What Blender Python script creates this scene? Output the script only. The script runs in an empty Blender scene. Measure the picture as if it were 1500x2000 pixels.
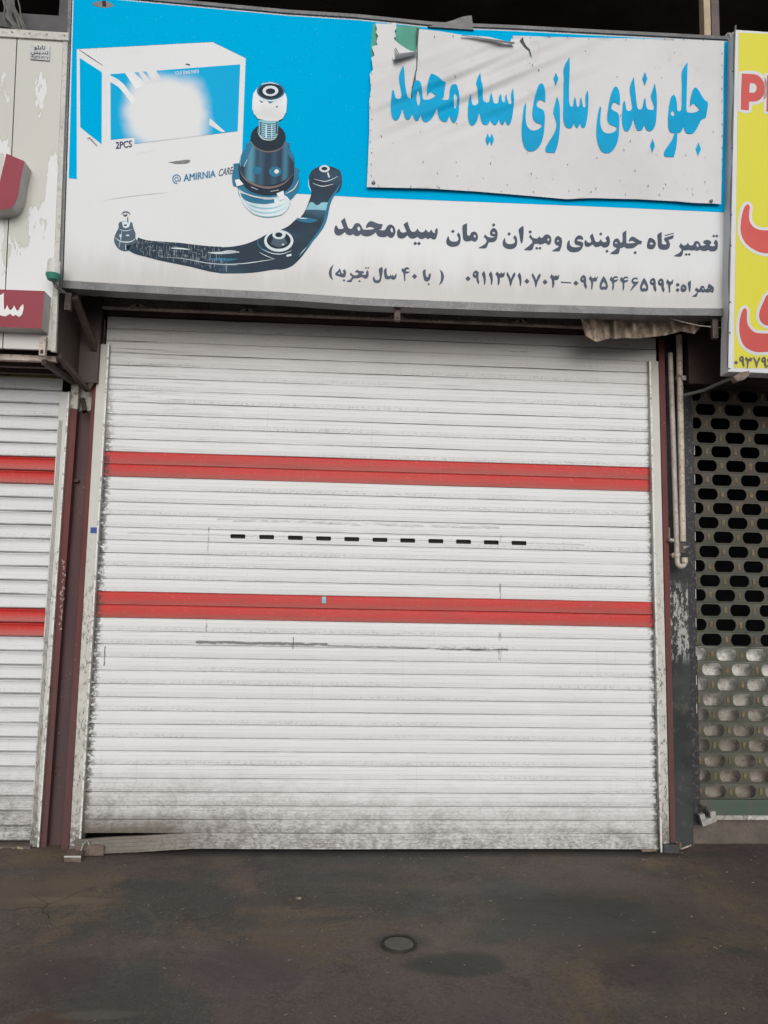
import bpy, bmesh, math, random
from mathutils import Vector, Matrix
from mathutils.geometry import delaunay_2d_cdt
random.seed(7)
sc = bpy.context.scene
COL = sc.collection

# ---------------------------------------------------------------- camera, sky, sun, exposure
CAM = Vector((1.4791, -4.8833, 1.5484)); YAW, PIT, ROL = -0.0601, 0.1082, 0.0198
_r0 = Vector((math.cos(YAW), math.sin(YAW), 0))
FW = Vector((-math.sin(YAW)*math.cos(PIT), math.cos(YAW)*math.cos(PIT), math.sin(PIT)))
_u0 = _r0.cross(FW)
RT = _r0*math.cos(ROL) + _u0*math.sin(ROL)
UP = -_r0*math.sin(ROL) + _u0*math.cos(ROL)
cam = bpy.data.cameras.new('camera'); cam.sensor_fit = 'HORIZONTAL'; cam.sensor_width = 36; cam.lens = 36
cam.clip_start = .05; cam.clip_end = 500
co = bpy.data.objects.new('camera', cam); COL.objects.link(co)
M = Matrix.Identity(4)
for i in range(3):
    M[i][0] = RT[i]; M[i][1] = UP[i]; M[i][2] = -FW[i]; M[i][3] = CAM[i]
co.matrix_world = M; sc.camera = co

w = bpy.data.worlds.new('World'); sc.world = w; w.use_nodes = True
wn = w.node_tree; bg = wn.nodes['Background']
SUN_EL, SUN_AZ = math.radians(20), math.radians(177)      # direction TO the sun: azimuth from +Y, clockwise
sky = wn.nodes.new('ShaderNodeTexSky'); sky.sky_type = 'NISHITA'; sky.sun_disc = False
sky.sun_elevation = SUN_EL; sky.sun_rotation = SUN_AZ; sky.air_density = 2.0; sky.dust_density = 4.0
hs = wn.nodes.new('ShaderNodeHueSaturation'); hs.inputs['Saturation'].default_value = .12
wn.links.new(sky.outputs[0], hs.inputs['Color']); wn.links.new(hs.outputs[0], bg.inputs['Color'])
bg.inputs['Strength'].default_value = .13
sl = bpy.data.lights.new('sun', 'SUN'); sl.energy = 1.45; sl.angle = math.radians(50); sl.color = (1, .992, .982)
so = bpy.data.objects.new('sun', sl); COL.objects.link(so)
sd = Vector((math.sin(SUN_AZ)*math.cos(SUN_EL), math.cos(SUN_AZ)*math.cos(SUN_EL), math.sin(SUN_EL)))
so.rotation_euler = sd.to_track_quat('Z', 'Y').to_euler(); so.location = (1, -8, 9)
sc.view_settings.view_transform = 'Standard'; sc.view_settings.look = 'None'
sc.view_settings.gamma = 1; sc.view_settings.use_curve_mapping = False
sc.view_settings.exposure = -0.38
sc.cycles.max_bounces = 6

# ---------------------------------------------------------------- measuring helpers (photo pixel -> point on a real plane)
def ray(x, y): return FW + RT*((x-750)/1500) - UP*((y-1000)/1500)
def P(x, y, Y=0.0, k=0.0, z0=3.33):           # plane  Y + k (z - z0) = const
    d = ray(x, y); t = (Y - CAM.y - k*(CAM.z - z0))/(d.y + k*d.z)
    return CAM + d*t
def G(x, y, z=0.0):
    d = ray(x, y); return CAM + d*((z - CAM.z)/d.z)

# ---------------------------------------------------------------- material helpers
class NT:
    def __init__(s, name):
        s.m = bpy.data.materials.new(name); s.m.use_nodes = True; s.t = s.m.node_tree
        s.b = s.t.nodes['Principled BSDF']; s._pos = None
    def new(s, ty, **kw):
        n = s.t.nodes.new(ty)
        for k, v in kw.items(): setattr(n, k, v)
        return n
    def put(s, sock, v):
        if isinstance(v, bpy.types.NodeSocket): s.t.links.new(v, sock)
        elif isinstance(v, (tuple, list)) and len(v) == 3 and sock.type == 'RGBA': sock.default_value = (*v, 1)
        else: sock.default_value = v
    def pos(s):
        if s._pos is None:
            g = s.new('ShaderNodeNewGeometry'); x = s.new('ShaderNodeSeparateXYZ'); s.t.links.new(g.outputs['Position'], x.inputs[0])
            s._pos = (g.outputs['Position'], x.outputs[0], x.outputs[1], x.outputs[2])
        return s._pos
    def objz(s):
        g = s.new('ShaderNodeTexCoord'); x = s.new('ShaderNodeSeparateXYZ'); s.t.links.new(g.outputs['Object'], x.inputs[0]); return x.outputs[2]
    def ma(s, op, a, b=0.0, c=0.0, clamp=False):
        n = s.new('ShaderNodeMath', operation=op, use_clamp=clamp); s.put(n.inputs[0], a); s.put(n.inputs[1], b)
        if op in ('MULTIPLY_ADD', 'SMOOTH_MIN'): s.put(n.inputs[2], c)
        return n.outputs[0]
    def mul(s, *a):
        r = a[0]
        for q in a[1:]: r = s.ma('MULTIPLY', r, q)
        return r
    def step(s, v, a, b):                      # smooth 0..1 while v goes a -> b
        n = s.new('ShaderNodeMapRange', interpolation_type='SMOOTHSTEP'); s.put(n.inputs[0], v)
        if a < b: n.inputs[1].default_value = a; n.inputs[2].default_value = b
        else:
            n.inputs[1].default_value = b; n.inputs[2].default_value = a; n.inputs[3].default_value = 1; n.inputs[4].default_value = 0
        return n.outputs[0]
    def noise(s, scale, detail=3, rough=.55, stretch=None, off=(0, 0, 0), dist=0):
        n = s.new('ShaderNodeTexNoise'); v = s.pos()[0]
        mp = s.new('ShaderNodeMapping'); s.t.links.new(v, mp.inputs[0])
        mp.inputs['Scale'].default_value = stretch or (1, 1, 1); mp.inputs['Location'].default_value = off
        s.t.links.new(mp.outputs[0], n.inputs['Vector'])
        n.inputs['Scale'].default_value = scale; n.inputs['Detail'].default_value = detail
        n.inputs['Roughness'].default_value = rough; n.inputs['Distortion'].default_value = dist
        return n.outputs['Fac']
    def mix(s, f, a, b):
        n = s.new('ShaderNodeMix', data_type='RGBA'); s.put(n.inputs[0], f); s.put(n.inputs[6], a); s.put(n.inputs[7], b); return n.outputs[2]
    def bump(s, h, strength=.4, dist=.002):
        n = s.new('ShaderNodeBump'); n.inputs['Strength'].default_value = strength; n.inputs['Distance'].default_value = dist
        s.put(n.inputs['Height'], h); s.t.links.new(n.outputs[0], s.b.inputs['Normal'])
    def done(s, col, rough=.6, metal=0.0, spec=.5):
        s.put(s.b.inputs['Base Color'], col); s.put(s.b.inputs['Roughness'], rough); s.b.inputs['Metallic'].default_value = metal
        s.b.inputs['Specular IOR Level'].default_value = spec
        return s.m

def plain(name, c, rough=.6, metal=0.0, var=.18, scale=9, bump=0.0, dirt=None, spec=.28):
    n = NT(name); f = n.noise(scale, 4, .6); g = n.noise(scale*9, 3, .6)
    col = n.mix(n.step(f, .3, .7), tuple(x*(1-var) for x in c), tuple(min(1, x*(1+var)) for x in c))
    if dirt: col = n.mix(n.mul(n.step(g, .5, .68), .6), col, dirt)
    if bump: n.bump(g, .5, bump)
    return n.done(col, rough, metal, spec)

def shutter_paint(name, base, red=False, main=True):
    n = NT(name); _, X, Y, Z = n.pos(); oz = n.objz()
    big = n.noise(1.3, 3, .5)
    col = n.mix(n.step(big, .3, .7), tuple(c*.96 for c in base), base)
    st = n.noise(1, 5, .65, stretch=(1.1, 1, 95)); pat = n.noise(2.3, 2, .5, off=(3, 1, 7))
    grey = (.30, .29, .28) if not red else (.30, .13, .12)
    upz = n.step(Z, 1.9, 2.9)
    col = n.mix(n.mul(n.step(st, .60, .70), n.step(pat, .38, .62), n.ma('MULTIPLY_ADD', upz, .45, .22)), col, grey)
    # dusty specks low on every blade
    low = n.mul(n.step(oz, -.040, -.066), n.step(oz, -.0795, -.074))
    sp = n.noise(70, 5, .7, stretch=(1, 1, 1.6)); rows = n.noise(1, 1, .5, stretch=(.7, 1, 12.5), off=(5, 0, 2))
    if red: col = n.mix(n.mul(n.step(oz, -.022, -.076), .50), col, (.36, .155, .135))  # sky reflection painted into the lower half of red blades
    col = n.mix(n.mul(low, n.step(sp, .49, .62), n.step(rows, .42, .64), .46), col, grey)
    # fine specks
    fs = n.noise(160, 2, .5); col = n.mix(n.mul(n.step(fs, .69, .74), .5), col, (.2, .19, .17))
    if main:
        endn = n.noise(1, 4, .7, stretch=(28, 1, 42), off=(1, 0, 0))
        e = n.ma('MAXIMUM', n.step(X, .075, .008), n.step(X, 3.47, 3.53))
        el = n.mul(n.step(Z, 3.1, 2.2), e)
        col = n.mix(n.mul(el, n.step(n.ma('ADD', endn, n.ma('MULTIPLY', e, .16)), .55, .64), .9), col, (.045, .04, .04))
        ez = n.mul(n.step(X, 1.0, .1), upz); en = n.noise(1, 5, .7, stretch=(1.6, 1, 70), off=(9, 0, 0))
        col = n.mix(n.mul(ez, n.step(en, .52, .62), .6), col, (.12, .115, .11))
    ribd = n.ma('MULTIPLY_ADD', n.step(Z, .75, .15), .42, .36)
    for r_ in (-.0098, -.0266, -.0537, -.0664): col = n.mix(n.mul(n.step(n.ma('ABSOLUTE', n.ma('SUBTRACT', oz, r_)), .0015, .0006), n.step(n.noise(1, 4, .6, stretch=(3, 1, 12), off=(r_*900, 0, 0)), .36, .60), ribd), col, (.22, .21, .20))
    # grime packed under every joint, thin runs
    jn = n.noise(1, 4, .65, stretch=(2.2, 1, 12.5), off=(6, 0, 6)); col = n.mix(n.mul(n.step(oz, -.0735, -.0785), n.step(jn, .30, .6), .62), col, (.13, .125, .12))
    run = n.noise(1, 5, .7, stretch=(42, 1, 1.4), off=(2, 0, 8)); col = n.mix(n.mul(n.step(run, .61, .68), .16), col, (.30, .28, .25))
    if red: col = n.mix(n.mul(n.step(n.noise(60, 5, .75), .60, .66), .55), col, (.50, .20, .17)); col = n.mix(n.mul(n.step(n.noise(3, 4, .6, stretch=(1, 1, 4)), .45, .7), .4), col, (.33, .06, .05))
    # ground splash
    sn = n.noise(5, 6, .72, stretch=(.8, 1, 1.4)); h = n.ma('ADD', Z, n.ma('MULTIPLY', n.ma('SUBTRACT', sn, .5), -.42))
    if main: h = n.ma('ADD', h, n.ma('MULTIPLY', n.step(X, 0.2, 2.6), .13))
    gs = n.ma('ADD', n.ma('MULTIPLY', n.noise(75, 6, .8, stretch=(.5, 1, 1.2)), .6), n.ma('MULTIPLY', n.noise(9, 5, .75, stretch=(1, 1, 1), dist=1.2), .4))
    col = n.mix(n.mul(n.step(h, .56, .16), n.ma('MULTIPLY_ADD', n.step(gs, .42, .60), .50, .25)), col, (.20, .183, .155))
    col = n.mix(n.mul(n.step(h, .30, .06), n.step(gs, .36, .60), .66), col, (.115, .10, .084))
    sc_ = n.noise(1, 6, .8, stretch=(20, 1, 7), dist=2.5, off=(2, 0, 3))
    col = n.mix(n.mul(n.step(Z, .42, .06), n.step(sc_, .63, .69), n.step(X, -.1, 1.6) if main else .5, .7), col, (.60, .57, .52))
    if main: col = n.mix(n.mul(n.step(n.ma('ADD', X, n.ma('MULTIPLY', sn, .5)), 1.5, .5), n.step(Z, .26, .09), .90), col, (.115, .097, .075))
    # browner towards the hood
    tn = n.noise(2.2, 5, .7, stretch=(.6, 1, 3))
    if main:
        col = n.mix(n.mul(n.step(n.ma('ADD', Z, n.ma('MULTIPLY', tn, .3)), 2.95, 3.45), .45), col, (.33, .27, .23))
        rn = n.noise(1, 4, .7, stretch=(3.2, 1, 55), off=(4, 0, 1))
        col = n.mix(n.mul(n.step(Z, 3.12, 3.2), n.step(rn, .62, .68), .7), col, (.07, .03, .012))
        if not red:                             # what is left of a torn-off poster: outline of glue and tape
            bn = n.noise(1, 5, .75, stretch=(7, 1, 60), off=(8, 0, 4)); vn = n.noise(1, 4, .7, stretch=(60, 1, 9), off=(1, 0, 9))
            wv = n.noise(1, 4, .7, stretch=(9, 1, 9), off=(3, 0, 3))
            def hline(ax, ay, bx, by, hw, thr, dark, fac):
                a = P(ax, ay); b = P(bx, by); sl_ = (b.z-a.z)/(b.x-a.x)
                zz = n.ma('ADD', n.ma('SUBTRACT', Z, n.ma('MULTIPLY_ADD', X, sl_, a.z - sl_*a.x)), n.ma('MULTIPLY', n.ma('SUBTRACT', wv, .5), .022))
                m = n.mul(n.step(n.ma('ABSOLUTE', zz), hw, hw*.6), n.step(X, a.x-.004, a.x+.004), n.step(X, b.x+.004, b.x-.004), n.step(bn, thr, thr+.04), fac)
                return n.mix(m, col, dark)
            def vline(px, ay, by, hw, thr, dark, fac):
                a = P(px, ay); b = P(px, by)
                m = n.mul(n.step(n.ma('ABSOLUTE', n.ma('ADD', n.ma('SUBTRACT', X, a.x), n.ma('MULTIPLY', n.ma('SUBTRACT', wv, .5), .016))), hw, hw*.6), n.step(Z, b.z-.003, b.z+.003), n.step(Z, a.z+.003, a.z-.003), n.step(vn, thr, thr+.04), fac)
                return n.mix(m, col, dark)
            col = hline(383, 1254, 640, 1259, .011, .40, (.13, .13, .13), .85)
            col = hline(640, 1261, 990, 1270, .007, .43, (.17, .17, .17), .7)
            col = hline(860, 1267, 992, 1270, .012, .46, (.16, .16, .16), .8)
            col = hline(425, 1016, 650, 1022, .010, .46, (.36, .36, .35), .7)
            col = hline(640, 1023, 975, 1031, .011, .46, (.36, .36, .35), .7)
            col = hline(250, 1041, 1140, 1064, .005, .36, (.33, .33, .32), .6)
            col = vline(409, 1030, 1080, .007, .50, (.22, .22, .22), .7)
            col = vline(404, 1206, 1234, .009, .46, (.12, .12, .12), .8)
            col = vline(573, 1244, 1268, .004, .36, (.1, .1, .1), .8)
            col = vline(976, 1140, 1172, .008, .48, (.2, .2, .2), .75)
            col = vline(976, 1235, 1290, .012, .48, (.2, .2, .2), .75)
            col = vline(978, 1046, 1060, .014, .50, (.3, .3, .3), .75)
            col = vline(206, 1262, 1300, .005, .40, (.1, .1, .1), .85)
    n.bump(n.noise(24, 5, .7), .16, .002)
    return n.done(col, .48 if not red else .45, 0, .25)

M_ = {}
def build_materials():
    m = M_
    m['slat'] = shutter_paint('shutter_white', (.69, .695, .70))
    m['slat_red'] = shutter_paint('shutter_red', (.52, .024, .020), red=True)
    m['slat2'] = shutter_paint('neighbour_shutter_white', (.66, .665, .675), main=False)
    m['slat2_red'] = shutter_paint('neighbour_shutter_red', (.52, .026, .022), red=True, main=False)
    # guide rails: cream paint, scribbled and worn lower down
    def rail(name, base, wear):
        n = NT(name); _, X, Y, Z = n.pos()
        col = n.mix(n.step(n.noise(4, 4, .6), .3, .7), tuple(c*.9 for c in base), base)
        a = n.noise(55, 6, .75, stretch=(1, 1, .45)); b = n.noise(11, 4, .6, off=(5, 5, 5))
        hz = n.step(Z, 2.1, 1.2)
        col = n.mix(n.mul(hz, n.step(a, .50, .57), n.step(b, .38, .56), wear), col, (.085, .08, .075))
        col = n.mix(n.mul(n.step(Z, 1.5, .1), n.step(n.noise(9, 6, .75, off=(2, 2, 2)), .42, .62), .6), col, (.33, .29, .23))
        col = n.mix(n.mul(n.step(Z, .35, .02), n.step(n.noise(30, 5, .7), .40, .55), .8), col, (.06, .055, .05))
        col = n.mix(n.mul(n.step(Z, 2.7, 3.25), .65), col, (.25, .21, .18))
        n.bump(a, .25, .002); return n.done(col, .5, 0, .35)
    m['rail'] = rail('rail_cream', (.55, .545, .51), .8)
    m['rail2'] = rail('rail_white', (.58, .575, .55), .85)
    n = NT('lip_bright'); m['lip'] = n.done(n.mix(n.step(n.noise(30, 4, .7), .5, .62), (.66, .66, .64), (.3, .28, .25)), .4)
    def column(name, base, creamtop):
        n = NT(name); _, X, Y, Z = n.pos()
        col = n.mix(n.step(n.noise(3, 5, .65, stretch=(3, 3, .7)), .35, .65), tuple(c*.75 for c in base), base)
        col = n.mix(n.mul(n.step(Z, 1.9, .5), .45), col, (.085, .065, .066))
        col = n.mix(n.mul(n.step(n.noise(110, 3, .6, stretch=(1, 1, .7)), .66, .70), n.step(n.noise(5, 2, .5), .48, .6), .6), col, (.36, .31, .29))
        if creamtop is not None:
            zz = n.ma('ADD', Z, n.ma('MULTIPLY', n.noise(40, 3, .6), .05))
            col = n.mix(n.step(zz, creamtop, creamtop+.006), col, n.mix(n.step(n.noise(16, 5, .7), .48, .62), (.47, .45, .40), (.20, .18, .15)))
        n.bump(n.noise(50, 4, .6), .3, .002); return n.done(col, .55, 0, .25)
    m['maroon'] = column('column_maroon', (.125, .034, .033), None)
    m['maroon_top'] = column('column_maroon_cream_top', (.125, .036, .034), 2.705)
    m['maroon_web'] = column('column_web', (.085, .042, .043), 2.705)
    n = NT('peeling_dark_steel'); _, X, Y, Z = n.pos()
    pe = n.noise(26, 6, .78, stretch=(1.5, 1, .55)); pa = n.mul(n.step(Z, 1.12, 1.25), n.step(Z, 1.70, 1.6))
    col = n.mix(n.step(n.noise(5, 4, .6), .35, .65), (.022, .025, .026), (.042, .047, .045))
    col = n.mix(n.mul(n.step(n.noise(12, 5, .7, off=(1, 3, 0)), .55, .66), .45), col, (.095, .10, .09))
    col = n.mix(n.mul(pa, n.step(pe, .49, .53)), col, (.34, .335, .32)); n.bump(pe, .5, .003)
    m['dark_peel'] = n.done(col, .6, 0, .25)
    m['dark_steel'] = plain('dark_steel', (.042, .042, .045), .5, 0, .25, 6, .001, (.10, .09, .08))
    m['frame_steel'] = plain('gate_frame_steel', (.024, .024, .029), .55, 0, .2, 5, .001, (.13, .11, .10))
    # perforated grille: brownish at the top, green-grey where it is cleaner
    n = NT('grille_green'); _, X, Y, Z = n.pos()
    col = n.mix(n.step(Z, 2.6, 1.2), (.072, .058, .048), (.082, .084, .066))
    col = n.mix(n.step(n.noise(6, 4, .6), .40, .68), col, (.055, .062, .046))
    col = n.mix(n.mul(n.step(n.noise(30, 5, .7), .56, .66), .6), col, (.12, .10, .078))
    n.bump(n.noise(60, 4, .6), .3, .001); m['grille'] = n.done(col, .55, 0, .25)
    m['clip'] = plain('clip_ochre', (.15, .112, .06), .6, 0, .35, 20)
    n = NT('grille_rail_green'); col = n.mix(n.step(n.noise(7, 5, .7), .42, .6), (.045, .075, .055), (.075, .068, .055)); m['gr_rail'] = n.done(col, .5)
    n = NT('plastic_sheet'); _, X, Y, Z = n.pos()
    col = n.mix(n.step(n.ma('ADD', Z, n.ma('MULTIPLY', n.noise(3, 4, .6), .5)), .85, 1.55), (.30, .265, .22), (.86, .84, .78))
    col = n.mix(n.mul(n.step(n.noise(20, 6, .8, dist=1.5), .52, .60), .6), col, (.24, .21, .18)); n.bump(n.noise(18, 5, .7, dist=2), .9, .02); m['plastic'] = n.done(col, .35)
    # sign faces
    def face(name, base, amt, zlo, zhi):
        n = NT(name); _, X, Y, Z = n.pos()
        col = n.mix(n.step(n.noise(1.2, 3, .5), .3, .7), tuple(c*.965 for c in base), base)
        dn = n.noise(1, 5, .65, stretch=(7, 1, .9)); dz = n.ma('ADD', Z, n.ma('MULTIPLY', n.ma('SUBTRACT', dn, .5), -.35))
        col = n.mix(n.mul(n.step(dz, zhi, zlo), amt), col, (.36, .32, .27))
        col = n.mix(n.mul(n.step(n.noise(150, 2, .5), .72, .76), .5), col, (.3, .28, .25))
        n.bump(n.noise(2.5, 3, .5), .25, .01); return n.done(col, .4, 0, .3)
    m['face'] = face('sign_white', (.66, .675, .695), .45, 3.33, 3.60)
    m['blue'] = face('sign_blue', (.0, .40, .73), .0, 3.33, 3.6); m['blue'].node_tree.nodes['Principled BSDF'].inputs['Specular IOR Level'].default_value = .0
    m['ink'] = plain('ink_slate', (.075, .092, .130), .5, 0, .12, 5, spec=.12)
    # photo print of the carton: blue fading to a blown-out white centre
    n = NT('print_carton'); _, X, Y, Z = n.pos()
    c = P(326, 218, SY, SK); nn = n.noise(7, 3, .5, off=(1, 1, 1))
    dx = n.ma('DIVIDE', n.ma('SUBTRACT', X, c.x), .225); dz = n.ma('DIVIDE', n.ma('SUBTRACT', Z, c.z), .205)
    r2 = n.ma('POWER', n.ma('ADD', n.ma('POWER', n.ma('ABSOLUTE', dx), 3.2), n.ma('POWER', n.ma('ABSOLUTE', dz), 3.2)), .3125)
    m['carton'] = n.done(n.mix(n.step(n.ma('ADD', r2, n.ma('MULTIPLY', n.ma('SUBTRACT', nn, .5), .35)), .80, 1.26), (.70, .715, .735), (.0, .38, .69)), .4, 0, .05)
    for nm, c in dict(p_navy=(.034, .062, .100), p_deep=(.014, .026, .044), p_teal=(.025, .17, .29), p_light=(.62, .70, .74), p_cyan=(.25, .52, .62), p_grey=(.075, .115, .155),
                      p_brown=(.19, .155, .15), p_white=(.70, .715, .735), p_logo=(.03, .19, .34), p_scratch=(.36, .40, .44), p_black=(.03, .03, .035), p_faint=(.50, .50, .50)).items():
        m[nm] = plain('print_'+nm[2:], c, .5, 0, .10, 6, spec=.1)
    n = NT('print_gloss'); _, X, Y, Z = n.pos(); c = P(524, 330, SY, SK)
    dx = n.ma('SUBTRACT', X, c.x); col = (.024, .046, .078)
    for off, wd, cc, f in ((-.105, .045, (.10, .30, .42), .9), (-.045, .035, (.05, .14, .22), .6), (.035, .03, (.045, .12, .20), .5), (.10, .03, (.06, .22, .34), .8)):
        col = n.mix(n.mul(n.step(n.ma('ABSOLUTE', n.ma('SUBTRACT', dx, off)), wd, .0), f), col, cc)
    m['p_gloss'] = n.done(col, .5, 0, .1)
    n = NT('print_arm'); f = n.noise(3, 1, .5, stretch=(1, 1, 2.5), off=(.3, 0, .7)); m['p_arm'] = n.done(n.mix(n.step(f, .45, .85), (.022, .040, .064), (.05, .13, .20)), .5, 0, .1)
    m['frame'] = plain('frame_grey', (.115, .117, .12), .42, .3, .2, 8, .0006, (.2, .18, .16))
    m['frame_dark'] = plain('frame_dark', (.05, .05, .055), .45, .3, .2, 8)
    # banner
    n = NT('banner_vinyl'); col = n.mix(n.step(n.noise(1.6, 4, .6), .3, .7), (.555, .56, .575), (.615, .62, .635))
    col = n.mix(n.mul(n.step(n.noise(9, 5, .7), .58, .7), .3), col, (.40, .39, .37)); n.bump(n.noise(14, 4, .6, stretch=(1, 1, 1.6)), .35, .003)
    m['banner'] = n.done(col, .5, 0, .3)
    m['banner_ink'] = plain('banner_blue', (.0, .34, .62), .5, 0, .1, 5, spec=.1)
    m['green_patch'] = plain('green_patch', (.045, .30, .22), .45, 0, .15, 6)
    m['staple'] = plain('staple_dark', (.06, .055, .05), .5)
    m['torn'] = plain('torn_dark', (.045, .075, .065), .6)
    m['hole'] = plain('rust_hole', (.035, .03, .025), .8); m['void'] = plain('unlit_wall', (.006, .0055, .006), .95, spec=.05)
    # neighbour cladding
    n = NT('cladding_peeling'); _, X, Y, Z = n.pos()
    a = n.noise(1, 6, .62, stretch=(5.5, 1, 1.5), off=(3, 0, 1)); b = n.noise(14, 5, .7)
    f = n.step(n.ma('ADD', a, n.ma('MULTIPLY', b, .10)), .545, .555)
    col = n.mix(f, (.50, .492, .46), (.64, .645, .655))
    edge = n.mul(n.step(n.ma('ADD', a, n.ma('MULTIPLY', b, .10)), .532, .549), n.step(n.ma('ADD', a, n.ma('MULTIPLY', b, .10)), .556, .549))
    col = n.mix(n.mul(edge, .45), col, (.36, .33, .28))
    col = n.mix(n.mul(n.step(Z, 3.35, 2.95), .35), col, (.42, .37, .31)); n.bump(f, .3, .001)
    m['clad'] = n.done(col, .38)
    m['trim'] = plain('trim_cream', (.50, .49, .46), .4, 0, .1, 5, .0006, (.3, .27, .23))
    m['trim_dark'] = plain('seam_shadow', (.22, .21, .19), .6)
    m['side_panel'] = plain('side_panel_brown', (.07, .052, .044), .55, 0, .2, 4, .001, (.07, .055, .05))
    m['mar_letter'] = plain('letter_maroon', (.25, .028, .048), .35, 0, .08, 4)
    m['let_side'] = plain('letter_side_grey', (.46, .455, .445), .4, 0, .12, 5)
    m['let_white'] = plain('letter_white', (.72, .72, .72), .4, 0, .05, 5)
    m['plate'] = plain('plate_silver', (.36, .37, .38), .4, .3, .1, 12)
    m['lamp_green'] = plain('lamp_green', (.045, .22, .165), .4); m['lamp_white'] = plain('lamp_white', (.62, .62, .60), .35)
    m['wire'] = plain('wire_grey', (.13, .125, .12), .6); m['wire_l'] = plain('wire_pale', (.33, .30, .27), .6)
    m['hood_steel'] = plain('hood_steel_brown', (.16, .125, .108), .55, .1, .3, 5, .001, (.05, .04, .036))
    m['rust_steel'] = plain('strut_steel_brown', (.075, .055, .047), .55, .1, .3, 5, .001, (.05, .04, .036))
    m['hood_edge'] = plain('hood_edge_worn', (.44, .37, .33), .5, .1, .3, 7, .001, (.10, .08, .07))
    m['brown_dark'] = plain('brown_dark', (.055, .036, .030), .6, 0, .25, 4)
    m['tarp'] = plain('tarp_brown', (.36, .285, .225), .5, 0, .22, 5, .002, (.11, .085, .065))
    m['yellow'] = face('sign_yellow', (.64, .60, .03), .2, 2.9, 3.05)
    m['y_red'] = plain('sign_red', (.54, .07, .06), .4, 0, .08, 3); m['y_white'] = plain('sign_outline', (.60, .61, .63), .4, 0, .06, 3)
    m['y_ink'] = plain('sign_number', (.10, .085, .075), .5)
    m['pvc'] = plain('pipe_cream', (.52, .45, .375), .5, 0, .15, 6, .001, (.16, .12, .09))
    m['pvc2'] = plain('pipe_grey_cream', (.42, .38, .335), .5, 0, .18, 6, .001, (.20, .16, .13))
    m['lock'] = plain('padlock_steel', (.33, .325, .315), .5, .1, .2, 30, .0008, (.12, .09, .07))
    m['lock_plate'] = plain('lock_plate_rusty', (.14, .105, .085), .55, .3, .3, 25, .001, (.3, .24, .2))
    m['bluetape'] = plain('tape_blue', (.035, .065, .30), .4)
    # concrete, walls, loft
    m['sill'] = plain('concrete_sill', (.115, .098, .084), .85, 0, .2, 7, .003, (.08, .068, .058))
    m['wall'] = plain('plaster_dark', (.075, .062, .055), .9, 0, .3, 2, .003)
    m['loft'] = plain('loft_dark', (.022, .030, .056), .9, 0, .25, .8, .002)
    m['loft_beam'] = plain('loft_ledge', (.085, .082, .088), .7, 0, .2, 4, .002)
    m['post_cream'] = plain('post_cream', (.42, .34, .24), .7, 0, .2, 5, .001)
    m['post_brown'] = plain('post_brown', (.11, .085, .085), .6, 0, .2, 5)
    m['render'] = plain('building_render', (.30, .28, .25), .9, 0, .12, .8, .003); m['glass_dark'] = plain('window_dark', (.04, .045, .05), .15)
    m['pebble'] = plain('pebble', (.34, .28, .19), .6, 0, .35, 22); m['mortar'] = plain('mortar', (.11, .092, .08), .9, 0, .2, 9, .003)
    m['straw'] = plain('litter_pale', (.26, .21, .16), .8, 0, .3, 30); m['cap'] = plain('cap_concrete', (.115, .107, .092), .8, 0, .15, 20, .002)
    # ground: oil-soaked, trodden asphalt and dirt
    n = NT('ground_oily'); _, X, Y, Z = n.pos()
    a = n.noise(.85, 5, .6, off=(4, 2, 0)); b = n.noise(1.25, 6, .65, off=(9, 9, 0), dist=.8); c = n.noise(3.1, 6, .7, off=(2, 7, 0), dist=.5); d = n.noise(42, 7, .8); e = n.noise(130, 2, .5)
    col = n.mix(n.step(a, .36, .64), (.066, .048, .048), (.078, .061, .048))
    col = n.mix(n.mul(n.step(b, .50, .66), .85), col, (.115, .086, .052))
    col = n.mix(n.mul(n.step(n.noise(.9, 6, .65, off=(-3.4, 1.1, 0), dist=.7), .49, .60), .85), col, (.038, .040, .036))
    col = n.mix(n.mul(n.step(c, .54, .66), .6), col, (.038, .025, .027))
    col = n.mix(n.mul(n.step(n.noise(2.2, 6, .75, off=(7, 1, 4), dist=1), .56, .68), .45), col, (.105, .084, .064))
    vo = n.new('ShaderNodeTexVoronoi'); vo.inputs['Scale'].default_value = 95; n.t.links.new(n.pos()[0], vo.inputs['Vector'])
    sx = n.new('ShaderNodeSeparateColor'); n.t.links.new(vo.outputs['Color'], sx.inputs[0])
    col = n.mix(n.mul(n.step(sx.outputs[0], .55, 1.0), n.step(c, .35, .6), .30), col, (.135, .115, .098))
    col = n.mix(n.mul(n.step(sx.outputs[1], .6, 1.0), .35), col, (.024, .020, .019))
    col = n.mix(n.mul(n.step(d, .52, .66), .38), col, (.105, .088, .074))
    col = n.mix(n.mul(n.step(n.noise(26, 6, .8, off=(3, 3, 3)), .57, .66), .5), col, (.026, .021, .020))
    col = n.mix(n.mul(n.step(e, .70, .74), .7), col, (.25, .21, .17))
    vc = n.new('ShaderNodeTexVoronoi', feature='DISTANCE_TO_EDGE'); vc.inputs['Scale'].default_value = 1.1
    wv = n.new('ShaderNodeTexNoise'); wv.inputs['Scale'].default_value = 5; wv.inputs['Detail'].default_value = 6
    ad = n.new('ShaderNodeVectorMath', operation='MULTIPLY_ADD'); n.t.links.new(wv.outputs['Color'], ad.inputs[0]); ad.inputs[1].default_value = (.9, .9, .9); n.t.links.new(n.pos()[0], ad.inputs[2]); n.t.links.new(ad.outputs[0], vc.inputs['Vector'])
    crack = n.mul(n.step(vc.outputs['Distance'], .006, .0015), n.step(n.noise(1.6, 4, .7, off=(5, 5, 1)), .55, .68))
    col = n.mix(n.mul(crack, .55), col, (.012, .010, .010))
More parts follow.
